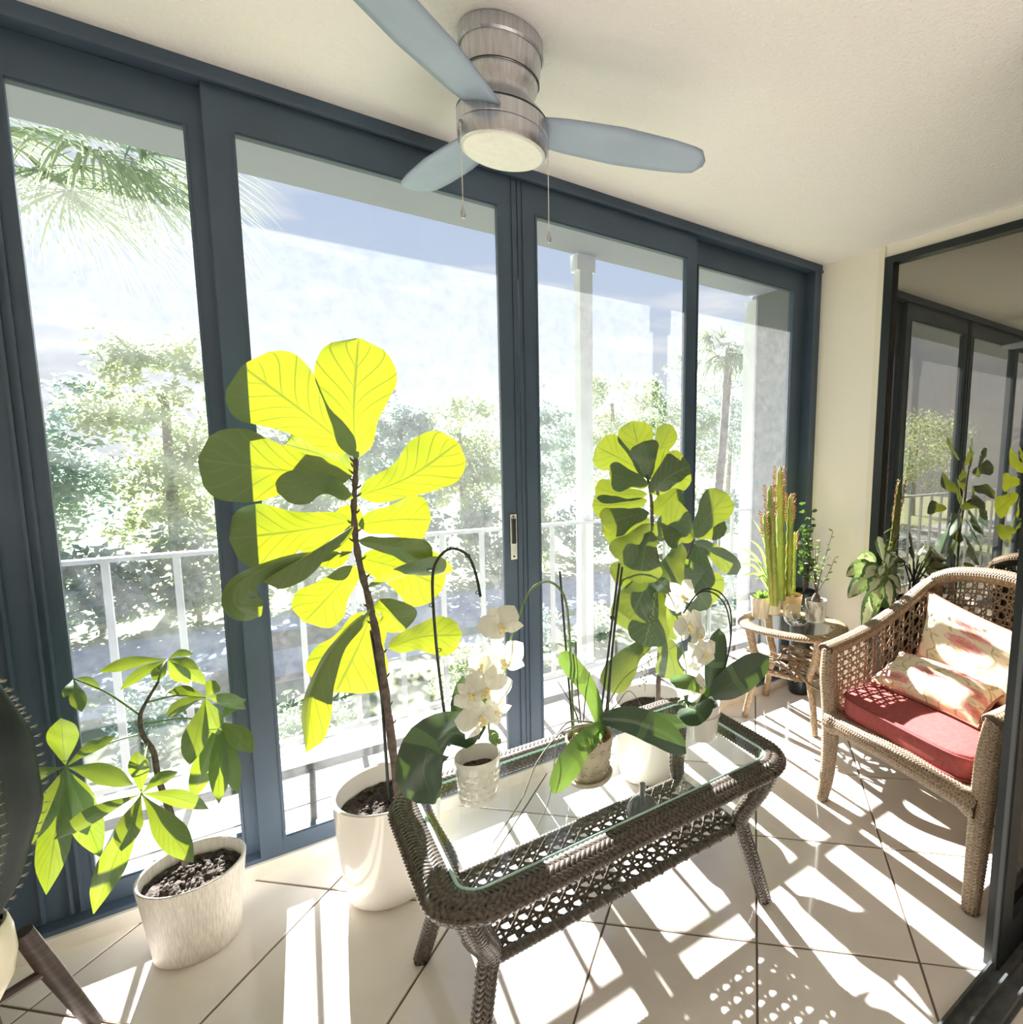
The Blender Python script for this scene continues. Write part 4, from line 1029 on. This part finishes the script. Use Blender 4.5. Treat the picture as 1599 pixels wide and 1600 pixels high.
sp2.tube(spline([at(1028,915,YB), at(1016,990,YB), at(1008,1080,YB)], 8), .0008, 5)
tag(sp2.build('spray_of_tiny_buds', M['gstem'], o2), None, None, kind='stuff')
# -- right orchid
A3 = V((1.100,-.862,GT))
o3 = thing('potted_orchid', A3, "orchid with two broad dark leaves in a plain white pot, rightmost on the coffee table", 'potted plant', 'orchids on the coffee table')
potlathe([(.040,0),(.043,.003),(.047,.05),(.0515,.10),(.053,.112)], A3, .004, 40).build('pot', M['whitepot'], o3)
gr_ = MB().lathe([(.0525,.076),(.0512,.078),(.0525,.080)], A3, 40); gr_.build('pot_band', M['whitepot'], o3)
soil_top('bark_medium', .048, .092, A3, o3, M['soil'], .012, 43); clods(o3, A3, .044, .094, 40, M['soil'], 41)
YC = -.862
leaf(o3, [(1112,1088,YC),(1116,1040,YC+.02),(1124,982,YC+.04)], 34, M['orch'], 'strap', -.2, .25, 0, .2, 14, 6)
leaf(o3, [(1112,1086,YC-.01),(1150,1064,YC-.05),(1202,1026,YC-.08)], 50, M['orch'], 'strap', .15, .15, 0, .05, 14, 6)
leaf(o3, [(1110,1080,YC-.01),(1080,1064,YC-.05),(1048,1066,YC-.08)], 30, M['orchl'], 'strap', .7, .2, 0, .1, 12, 4)
leaf(o3, [(1112,1092,YC-.03),(1090,1112,YC-.07),(1062,1122,YC-.09)], 36, M['orch'], 'strap', .5, .2, 0, .1, 12, 4)
leaf(o3, [(1108,1082,YC+.02),(1086,1090,YC+.02),(1070,1094,YC+.02)], 28, M['orch'], 'strap', .2, .2, 0, .1, 10, 4)
for dx, dy in ((0,0),(-5,4)):
    MB().tube(spline([at(1128,1085,YC), at(1132,1050,YC), at(1142,1000,YC), at(1142+dx,955,YC), at(1128+dx,928+dy,YC), at(1105,920+dy,YC), at(1088,930,YC), at(1068,958,YC)], 30), .0026, 7).build('flower_spike', M['stake'], o3)
flower(o3, 1102, 1022, YC-.02, 54, V((0,-1,.2)), .2, 101); flower(o3, 1092, 1078, YC-.03, 50, V((.2,-1,.1)), .9, 102)

# ---------------------------------------------------------------- columnar cactus on a wooden stand, left edge
KB = V((-.543,-.45,0))
kst = thing('plant_stand', KB, 'dark wooden plant stand with splayed legs at the left edge', 'plant stand')
M['dwood'] = mat('dark_walnut', (.075,.050,.040), .5, col2=(.035,.024,.02), vscale=12, stretch=(1,1,8))
for k in range(4):
    a = math.radians(34)+k*PI/2; d = V((math.cos(a),math.sin(a),0))
    MB().tube([KB+d*.20+V((0,0,0)), KB+d*.135+V((0,0,.22)), KB+d*.105+V((0,0,.33))], [.015,.019,.017], 10).build('leg', M['dwood'], kst)
for k in range(2):
    a = math.radians(34)+k*PI/2; d = V((math.cos(a),math.sin(a),0))
    MB().tube([KB-d*.135+V((0,0,.21)), KB+d*.135+V((0,0,.21))], .011, 8).build('crossbar', M['dwood'], kst)
kc = thing('potted_cactus', KB+V((0,0,.226)), 'tall dark spiny cactus in a cream bowl on the wooden stand at the left edge', 'potted plant')
M['cream'] = mat('cream_ceramic', (.78,.72,.56), .35)
potlathe([(.045,.226),(.062,.235),(.083,.28),(.092,.33),(.090,.38),(.085,.405)], V((KB.x,KB.y,0)), .008, 40).build('pot', M['cream'], kc)
soil_top('soil', .074, .395, V((KB.x,KB.y,0)), kc, M['soil'], .01, 53)
M['cact'] = mat('dark_cactus_skin', (.009,.020,.019), .5, var=.3, vscale=20)
def cac(u, v):
    a = 2*PI*v; r_ = interp([(0,.05),(.15,.095),(.4,.138),(.65,.135),(.85,.100),(.95,.055),(1,.002)], u)*(1+.13*math.cos(9*a))
    return V((KB.x,KB.y,.385+.64*u))+V((r_*math.cos(a), r_*math.sin(a), 0))
MB().grid(cac, 24, 72, wrap_v=True, uv=False).build('body', M['cact'], kc, angle=180)
sp3 = MB()
for k in range(9):
    a = 2*PI*k/9
    for j in range(1, 30):
        p = cac(j/30, k/9); d = V((math.cos(a),math.sin(a),.1))
        for w_ in (-.5,0,.5):
            e = (d+V((-math.sin(a),math.cos(a),0))*w_+V((0,0,.3*w_))).normalized(); sp3.tube([p, p+e*.011], [.0009,.0003], 3, caps=False)
tag(sp3.build('spines', mat('pale_spines',(.60,.56,.45),.6), kc), None, None, kind='stuff')

# ---------------------------------------------------------------- plants on the side table
ZT = SZT+.001
def smallpot(c, r0, r1, h, matl, parent, seg=32): return potlathe([(r0*.94,0),(r0,.003),((r0+r1)/2,h*.5),(r1,h*.96),(r1,h)], c, .005, seg).build('pot', matl, parent)
# succulent pot
c = V((2.13,-.105,ZT)); pp = thing('potted_succulent', c, 'small rosette succulent in the streaky cream cup at the left of the side table', 'potted plant')
M['streak'] = mat('streaked_cream_glaze', (.80,.74,.64), .3, col2=(.60,.46,.33), vscale=5, stretch=(14,14,1))
smallpot(c, .043, .056, .115, M['streak'], pp); soil_top('soil', .048, .098, c, pp, M['soil'], .008, 63)
for k in range(16):
    a = k*2.4; el = .35+.9*(k/16); d = V((math.cos(a)*math.cos(el),math.sin(a)*math.cos(el),math.sin(el))); b0 = c+V((.01,.0,.10))
    leafmesh([b0, b0+d*.028, b0+d*.052+V((0,0,.004))], .016, 'ellip', 0, .3, 0, 6, 4, 0, k).build('leaf', M['succ'], pp, True, angle=180, normals=False)
# spider plant, taller behind it
c = V((2.135,-.03,ZT)); c = V((2.18,-.075,ZT))
sp_c = V((2.24,-.10,ZT)); pp = thing('potted_spider_plant', sp_c, 'pale arching spider plant behind the succulent on the side table', 'potted plant')
smallpot(sp_c, .034, .044, .10, M['cream'], pp)
for k, (tx, ty, dY) in enumerate(((1152,855,.0),(1165,872,.03),(1178,812,.0),(1196,820,.02),(1222,838,-.02),(1150,880,.02),(1205,845,.03),(1180,905,-.04),(1172,842,.02),(1214,880,-.03),(1188,800,.01),(1158,900,-.04))):
    b0 = sp_c+V((0,0,.09)); T_ = at(tx,ty,-.12+dY); md_ = (b0+T_)/2; md_.z = max(b0.z,T_.z)*.6+min(b0.z,T_.z)*.4+.05
    leafmesh([b0, md_, T_], .017, 'blade', random.uniform(-.4,.4), .2, 0, 12, 2, .2, k).build('leaf', M['spid'], pp, True, angle=180, normals=False)
# tall cactus (euphorbia)
ec = V((2.295,-.18,ZT)); pp = thing('potted_euphorbia', ec, 'tall yellow-green columnar euphorbia with reddish tips on the side table', 'potted plant')
M['amber'] = mat('amber_clay', (.62,.44,.22), .5)
smallpot(ec, .045, .056, .115, M['amber'], pp); soil_top('soil', .05, .10, ec, pp, M['soil'], .008, 73)
M['euph'] = mat('euphorbia_skin', (.42,.44,.07), .5, col2=(.20,.30,.06), vscale=12, stretch=(1,1,.5))
M['eutip'] = mat('reddish_leaf_tips', (.52,.24,.14), .6, col2=(.58,.42,.22), vscale=60)
rnd = random.Random(31)
cols = [((1213,925),(1204,758),.020),((1222,925),(1220,728),.023),((1233,925),(1237,770),.019),((1208,925),(1196,800),.015),((1240,925),(1243,830),.014)]
for k, (b0, t0, r_) in enumerate(cols):
    Yk = -.18+.018*(k-2)*(-1)**k; B = V((at(b0[0],b0[1],Yk).x, Yk, ZT+.09)); T_ = at(t0[0],t0[1],Yk)
    def cf(u, v, B=B, T_=T_, r_=r_):
        a = 2*PI*v; rr = r_*(.55+.55*abs(math.cos(1.5*a)))*interp([(0,.8),(.1,1),(.85,.95),(.96,.6),(1,.05)], u)*(1+.10*math.sin(u*55))
        return B.lerp(T_, u)+V((rr*math.cos(a), rr*math.sin(a), 0))
    st_o = MB().grid(cf, 56, 18, wrap_v=True, uv=False).build('stem', M['euph'], pp, angle=180)
    tm_ = MB()
    H_ = (T_-B).length
    for i in range(int(H_/.011)):
        u = i/int(H_/.011)
        for e_ in range(3):
            a = e_*2*PI/3; p = B.lerp(T_,u)+V((math.cos(a),math.sin(a),0))*r_*1.05; big = (u > .72)
            L_ = rnd.uniform(.016,.030) if big else rnd.uniform(.004,.008)
            d = V((math.cos(a)+rnd.uniform(-.3,.3),math.sin(a)+rnd.uniform(-.3,.3),.7)).normalized(); tm_.tube([p, p+d*L_*.6, p+d*L_], [.0022,.0042 if big else .0015,.0006], 4, caps=False)
    tag(tm_.build('leaf_tips', M['eutip'], st_o), None, None, kind='stuff')
# jade bush behind
jc = V((2.395,-.12,ZT)); pp = thing('potted_jade', V((2.40,-.10,0)), 'dark round-leaved bush between the euphorbia and the window jamb', 'potted plant')
jb = V((2.475,-.11,0)); pp.location = jb; pp['org'] = list(jb)
potlathe([(.06,0),(.065,.01),(.07,.3),(.075,.60)], jb, .006, 32).build('tall_planter', M['framed'], pp); soil_top('soil', .066, .58, jb, pp, M['soil'], .008, 83)
M['jade'] = leafmat('jade_leaf', (.035,.085,.035), (.2,.4,.05), (.06,.12,.05), n=1, tw=.15)
for k in range(9):
    a = rnd.uniform(0,2*PI); top = jb+V((math.cos(a)*.055-.02,math.sin(a)*.045,rnd.uniform(.72,1.12))); b0 = jb+V((0,0,.57))
    pts = spline([b0,(b0+top)/2+V((0,0,.03)),top],10); br = MB().tube(pts, [.004-.002*i/10 for i in range(11)], 5).build('branch', M['bark'], pp)
    for i in range(3, 11):
        for q in range(2):
            p = pts[i]; a2 = rnd.uniform(0,2*PI); d = V((math.cos(a2),math.sin(a2),rnd.uniform(-.1,.6))).normalized()
            leafmesh([p,p+d*.018,p+d*.034], .022, 'ellip', rnd.uniform(-1,1), .2, 0, 5, 4, 0, i).build('leaf', M['jade'], br, True, angle=180, normals=False)
# marbled pot with spindly plant
mc = V((2.330,-.315,ZT)); pp = thing('potted_desert_rose', mc, 'spindly twig plant with a fat stem in the marbled white side-table pot', 'potted plant')
M['marble'] = mat('marbled_white_glaze', (.82,.80,.76), .3, col2=(.24,.20,.17), vscale=16, stretch=(1,1,.45)); 
cr_ = [n for n in M['marble'].node_tree.nodes if n.type == 'VALTORGB'][0].color_ramp; cr_.elements[0].position = .38; cr_.elements[1].position = .47
smallpot(mc, .052, .056, .112, M['marble'], pp); soil_top('soil', .050, .100, mc, pp, M['soil'], .012, 93)
cb = MB().lathe([(.001,.095),(.022,.097),(.026,.112),(.018,.135),(.008,.150),(.003,.155)], mc, 16); cb.build('caudex', M['bark'], pp)
M['thin'] = leafmat('thin_leaf', (.10,.19,.06), (.4,.6,.08), (.15,.25,.08), n=1, tw=.3)
for k, (tx, ty) in enumerate(((1262,838),(1268,825),(1302,830),(1275,850),(1290,868),(1305,872),(1258,870),(1282,845))):
    b0 = mc+V((0,0,.15)); T_ = at(tx,ty,mc.y+.02*((k%3)-1)); pts = spline([b0,(b0+T_)/2+V((rnd.uniform(-.02,.02),0,-.01)),T_],10)
    br = MB().tube(pts, [.0028-.0016*i/10 for i in range(11)], 5).build('branch', M['bark'], pp)
    for i in range(3, 11):
        p = pts[i]; a2 = rnd.uniform(0,2*PI); d = V((math.cos(a2),math.sin(a2)*.6,rnd.uniform(-.2,.5))).normalized()
        leafmesh([p,p+d*.014,p+d*.028], .009, 'ellip', rnd.uniform(-1,1), .2, 0, 5, 4, 0, i).build('leaf', M['thin'], br, True, angle=180, normals=False)
# glass bowl terrarium
bc = V((2.195,-.300,ZT)); pp = thing('glass_terrarium', bc, 'round open glass bowl holding a dark air plant on the side table', 'terrarium')
M['clear'] = glassmat('clear_bowl_glass', (.96,.98,.97), film=.05, fscale=20, refl=4)
bp_ = [(.02,.001),(.045,.004),(.062,.022),(.068,.048),(.064,.076),(.052,.102),(.042,.116)]
MB().lathe([(.001,.001)]+bp_, bc, 40).build('bowl', M['clear'], pp)
MB().lathe([(.001,.003),(.036,.005),(.044,.014),(.03,.017),(.001,.019)], bc, 24).build('gravel', M['soil'], pp)
M['air'] = leafmat('air_plant_leaf', (.04,.075,.05), (.15,.25,.1), (.08,.12,.08), n=1, tw=.12)
for k in range(20):
    a = k*2.4; el = .2+1.1*(k/20); d = V((math.cos(a)*math.cos(el),math.sin(a)*math.cos(el),math.sin(el))); b0 = bc+V((0,0,.016))
    leafmesh([b0,b0+d*.026,b0+d*.046+V((0,0,.004))], .008, 'blade', 0, .3, 0, 6, 2, 0, k).build('leaf', M['air'], pp, True, angle=180, normals=False)
# dieffenbachia behind the chair
db = V((2.50,-.60,0)); pp = thing('potted_dieffenbachia', db, 'variegated dieffenbachia in a dark planter between the armchair and the end window', 'potted plant')
potlathe([(.07,0),(.075,.01),(.082,.3),(.088,.62)], db, .008, 32).build('tall_planter', M['framed'], pp); soil_top('soil', .078, .60, db, pp, M['soil'], .01, 103)
for k, (tx, ty, dY, wp) in enumerate(((1322,900,.02,34),(1325,935,.0,30),(1340,872,.04,30),(1372,838,.05,26),(1348,985,-.06,28),(1400,880,.04,30),(1412,862,.05,22),(1432,872,.03,26),(1365,955,-.08,34),(1392,950,-.08,36),(1350,905,-.05,40),(1408,925,-.06,34),(1376,900,-.08,40),(1385,868,.02,32),(1360,925,-.09,38))):
    b0 = db+V((rnd.uniform(-.02,.02),rnd.uniform(-.02,.02),.62)); T_ = at(tx,ty,db.y+dY); hub = b0+(T_-b0)*.25+V((0,0,.14))
    MB().tube(spline([b0,b0+V((0,0,.08)),hub],6), .004, 6).build('petiole', M['gstem'], pp)
    md_ = hub.lerp(T_,.5)+V((0,0,.03)); L_ = (T_-hub).length
    leafmesh([hub,md_,T_], min(.085,max(.05,L_*.42)), 'ellip', rnd.uniform(-.5,.5), .2, .03, 12, 6, 0, k).build('leaf', M['dief'], pp, True, angle=180, normals=False)
# ================================================================== outside, seen through the glass
GZ = -5.0
M['grass'] = mat('pale_dry_lawn', (.30,.32,.18), .95, col2=(.24,.27,.14), vscale=.8)
M['asph'] = mat('grey_asphalt', (.36,.38,.40), .9, var=.1, vscale=2)
struct('lawn', MB().box((-70,1.5,GZ-.2),(90,120,GZ)), M['grass'])
struct('driveway', MB().box((-70,17.2,GZ),(90,22.0,GZ+.02)), M['asph'])
struct('sidewalk', MB().box((-70,15.6,GZ),(90,16.4,GZ+.03)), mat('pale_concrete',(.62,.60,.57),.9))
def foliage(name, col, trans): 
    m_, t, b = newmat(name); b.inputs['Roughness'].default_value = .6
    N = t.nodes.new; tcn = N('ShaderNodeTexCoord'); n = N('ShaderNodeTexNoise'); n.inputs['Scale'].default_value = .9; n.inputs['Detail'].default_value = 4; t.links.new(tcn.outputs['Object'], n.inputs['Vector'])
    for tgt, c in ((b.inputs['Base Color'], col), ('tl', trans)):
        r_ = N('ShaderNodeValToRGB'); t.links.new(n.outputs[0], r_.inputs[0]); r_.color_ramp.elements[0].position = .35; r_.color_ramp.elements[1].position = .65
        r_.color_ramp.elements[0].color = (c[0]*.75,c[1]*.9,c[2]*1.1,1); r_.color_ramp.elements[1].color = (*c,1)
        if tgt == 'tl': tl = N('ShaderNodeBsdfTranslucent'); t.links.new(r_.outputs[0], tl.inputs[0])
        else: t.links.new(r_.outputs[0], tgt)
    ms_ = N('ShaderNodeMixShader'); ms_.inputs[0].default_value = .45; t.links.new(b.outputs[0], ms_.inputs[1]); t.links.new(tl.outputs[0], ms_.inputs[2]); t.links.new(ms_.outputs[0], t.nodes['Material Output'].inputs[0])
    return m_
LF = [foliage('olive_foliage', (.40,.45,.30), (.44,.48,.28)), foliage('yellow_green_foliage', (.46,.49,.27), (.52,.55,.26)), foliage('grey_green_foliage', (.38,.44,.37), (.38,.45,.34))]
M['tbark'] = mat('tree_bark', (.22,.18,.14), .9, var=.2, vscale=3)
def leaves_cloud(mb, c, r_, n, size, rnd):
    for i in range(n):
        d = V((rnd.gauss(0,1),rnd.gauss(0,1),rnd.gauss(0,1))).normalized()*(rnd.random()**.45); p = c+V((d.x*r_[0],d.y*r_[1],d.z*r_[2]))
        a = V((rnd.gauss(0,1),rnd.gauss(0,1),rnd.gauss(0,.7))).normalized(); b = a.cross(V((rnd.gauss(0,1),rnd.gauss(0,1),rnd.gauss(0,1)))).normalized()
        s_ = size*rnd.uniform(.6,1.3); b_ = len(mb.v)
        mb.v += [p-a*s_, p+b*s_*.45, p+a*s_, p-b*s_*.45]; mb.f.append((b_,b_+1,b_+2,b_+3))
def tree(x, y, top, rx, m_, label, seed, low=None, n=60, size=.16, per=110):
    rnd = random.Random(seed); t_ = thing('tree', (x,y,GZ), label, 'tree', 'trees beyond the driveway')
    low = GZ+1.6 if low is None else low; cz = (top+low)/2; hz = (top-low)/2
    MB().tube(spline([(x,y,GZ),(x+rnd.uniform(-.3,.3),y,(GZ+cz)/2),(x+rnd.uniform(-.4,.4),y,cz+hz*.4)], 8), [.26-.018*i for i in range(9)], 8).build('trunk', M['tbark'], t_)
    mb = MB()
    for k in range(n):
        d = V((rnd.gauss(0,1),rnd.gauss(0,1),rnd.gauss(0,1))).normalized()*(rnd.random()**.33)
        c = V((x+d.x*rx*.85, y+d.y*rx*.7, cz+d.z*hz*.88)); rc = rnd.uniform(.5,.95)*rx*.36
        leaves_cloud(mb, c, (rc,rc,rc*.75), per, size, rnd)
    tag(mb.build('crown', m_, t_, False, normals=False), None, None, kind='stuff')
    return t_
TR = [(-46,27,5.5,6.0,1,'broad yellow-green tree mirrored in the end window, outermost'),(-36,28,6.5,5.6,0,'olive tree mirrored in the end window beside the outermost tree'),(-27,29,5.6,5.0,2,'grey-green tree mirrored in the end window near its frame'),(-19,30,4.5,4.6,0,'rounded olive tree farthest left beyond the driveway'),(-12.5,29,5.4,4.4,1,'yellow-green tree near the left edge of the left window'),(-6.2,28,4.3,3.6,2,'grey-green tree behind the left window under the palm fronds'),
 (-2.4,27,6.1,3.0,1,'tallest yellow-green tree beside the first window mullion'),(1.9,28.5,5.2,3.0,0,'olive tree behind the top leaves of the tall fig'),(6.0,30,4.9,2.6,2,'slim grey-green tree right of the tall fig'),
 (9.4,29,4.2,3.2,1,'low yellow-green tree left of the window handle'),(14.0,30,5.8,3.4,2,'grey-green tree right of the window handle'),(18.6,29,7.2,3.4,1,'tall yellow-green tree behind the balcony post'),
 (23.2,28,8.2,3.6,0,'tall olive tree behind the second fig'),(28.5,29,8.8,4.0,2,'grey-green tree behind the far palm'),(35.0,30,9.0,4.4,1,'yellow-green tree hidden toward the balcony side wall')]
for i, (x, y, top, rx, k, lab) in enumerate(TR): tree(x, y, top, rx, LF[k], lab, 300+i)
ORD = 'first second third fourth fifth sixth seventh eighth ninth tenth eleventh twelfth thirteenth fourteenth fifteenth sixteenth seventeenth'.split()
# dense lower shrubs in front of the trees
rnd = random.Random(900)
for i in range(17):
    x = -20+i*3.1+rnd.uniform(-.5,.5); y = 23.6+rnd.uniform(-.4,.8); h = rnd.uniform(2.6,4.6)
    t_ = thing('shrub', (x,y,GZ), ORD[i]+' shrub from the left in the hedge row beyond the driveway', 'shrub', 'hedge row beyond the driveway')
    mb = MB()
    for k in range(16):
        d = V((rnd.gauss(0,1),rnd.gauss(0,1),0)).normalized()*rnd.random()
        leaves_cloud(mb, V((x+d.x*1.6,y+d.y*.8,GZ+.5+rnd.random()*(h-.8))), (1.0,.8,.8), 85, .19, rnd)
    tag(mb.build('foliage', LF[i%3], t_, False, normals=False), None, None, kind='stuff')
    MB().tube([(x,y,GZ),(x,y,GZ+h*.5)], .08, 6).build('stem', M['tbark'], t_)
for i in range(12):
    x = -12+i*2.6+rnd.uniform(-.6,.6); y = 12.2+rnd.uniform(-1.2,1.2); h = rnd.uniform(1.0,1.9)
    t_ = thing('shrub', (x,y,GZ), ORD[i]+' low bush from the left on the near lawn below the railing', 'shrub', 'low bushes on the near lawn')
    mb = MB()
    for k in range(9):
        d = V((rnd.gauss(0,1),rnd.gauss(0,1),0)).normalized()*rnd.random()
        leaves_cloud(mb, V((x+d.x*.8,y+d.y*.7,GZ+.3+rnd.random()*(h-.4))), (.55,.5,.45), 80, .10, rnd)
    tag(mb.build('foliage', LF[(i+1)%3], t_, False, normals=False), None, None, kind='stuff')
    MB().tube([(x,y,GZ),(x,y,GZ+h*.5)], .05, 6).build('stem', M['tbark'], t_)
# ---- fan palms
M['frond'] = foliage('palm_frond', (.34,.38,.24), (.42,.46,.26))
def fanleaf(parent, hub, tip, n, L_, spread, rnd, w_=.018, droop=.35):
    d = (tip-hub).normalized(); sd_ = d.cross(V((0,0,1))).normalized(); mb = MB()
    mb.tube(spline([hub, hub.lerp(tip,.55)+V((0,0,.06)), tip], 8), [.012]*9, 5, caps=False)
    for k in range(n):
        a = spread*(2*k/(n-1)-1); e = (d*math.cos(a)+sd_*math.sin(a)).normalized(); L2 = L_*(1-.25*abs(a)/spread)*rnd.uniform(.85,1.1)
        e = (e+V((0,0,rnd.uniform(-.15,.15)))).normalized(); s2 = e.cross(V((0,0,1))).normalized(); prev = None
        b = len(mb.v); m_ = 5
        for j in range(m_+1):
            t_ = j/m_; p = tip+e*L2*t_*(1-.15*t_*t_)+V((0,0,-droop*L2*t_**2.2)); ww = w_*interp([(0,.5),(.3,1),(.7,.7),(1,.05)], t_)
            mb.v += [p-s2*ww, p+s2*ww]
        for j in range(m_): mb.f.append((b+2*j,b+2*j+1,b+2*j+3,b+2*j+2))
    return mb.build('frond', M['frond'], parent, False, normals=False)
def palm(base, hub, nf, L_, pet, label, seed, n=44, w_=.018, tr_=.11):
    rnd = random.Random(seed); t_ = thing('palm_tree', base, label, 'palm tree')
    MB().tube(spline([base, (V(base)+hub)/2+V((.1,0,0)), hub], 16), [tr_+.012*math.sin(i*2.1) for i in range(17)], 10).build('trunk', M['tbark'], t_)
    for k in range(nf):
        a = 2*PI*k/nf+rnd.uniform(-.2,.2); el = rnd.uniform(-.55,.65); d = V((math.cos(a)*math.cos(el),math.sin(a)*math.cos(el),math.sin(el)))
        fanleaf(t_, hub, hub+d*pet*rnd.uniform(.75,1.15), n, L_*rnd.uniform(.85,1.15), 1.75, rnd, w_, rnd.uniform(.25,.6))
    return t_
palm((-1.75,4.0,GZ), V((-1.30,3.9,3.45)), 17, 1.15, .75, 'fan palm close outside the left window with drooping fronds', 61, n=56, w_=.010)
palm((19.2,20,GZ), at(1140,545,20), 16, 2.0, 1.1, 'far fan palm rising above the trees behind the right window', 62, n=30, w_=.05, tr_=.22)
# ---- parked car below
cb_ = atz(446,1012,GZ+.7); cx_, cy_ = cb_.x, cb_.y
car = thing('car', (cx_,cy_,GZ), 'blue car parked on the lawn edge below, seen behind the tall fig', 'car')
M['carp'] = mat('blue_car_paint', (.10,.17,.36), .25, coat=.6)
def loftbox(name, secs, m_, parent):
    mb = MB(); n = len(secs)
    for (x, hw, z0, z1) in secs: mb.v += [V((cx_+x,cy_-hw,GZ+z0)),V((cx_+x,cy_+hw,GZ+z0)),V((cx_+x,cy_+hw*.94,GZ+z1)),V((cx_+x,cy_-hw*.94,GZ+z1))]
    for i in range(n-1):
        for k in range(4): mb.f.append((i*4+k,i*4+(k+1)%4,(i+1)*4+(k+1)%4,(i+1)*4+k))
    mb.f += [(0,1,2,3),tuple((n-1)*4+k for k in (3,2,1,0))]
    return mb.build(name, m_, parent, True, angle=30)
loftbox('body', [(-2.15,.75,.35,.62),(-2.0,.85,.25,.80),(-1.0,.88,.22,.90),(.8,.88,.22,.92),(1.9,.86,.24,.88),(2.15,.78,.35,.72)], M['carp'], car)
loftbox('cabin', [(-1.05,.80,.88,.92),(-.35,.74,.88,1.40),(.75,.74,.88,1.42),(1.5,.78,.88,.95)], M['framed'], car)
loftbox('roof', [(-.40,.70,1.38,1.43),(.1,.72,1.40,1.47),(.80,.70,1.38,1.44)], M['carp'], car)
for wx in (-1.3,1.35):
    for wy in (-.82,.82):
        wm = MB().lathe([(.001,-.1),(.30,-.1),(.33,-.06),(.33,.06),(.30,.1),(.001,.1)], (0,0,0), 20); wm.v = [V((cx_+wx+p.x,cy_+wy+p.z,GZ+.33+p.y)) for p in wm.v]; wm.build('wheel', M['framed'], car)
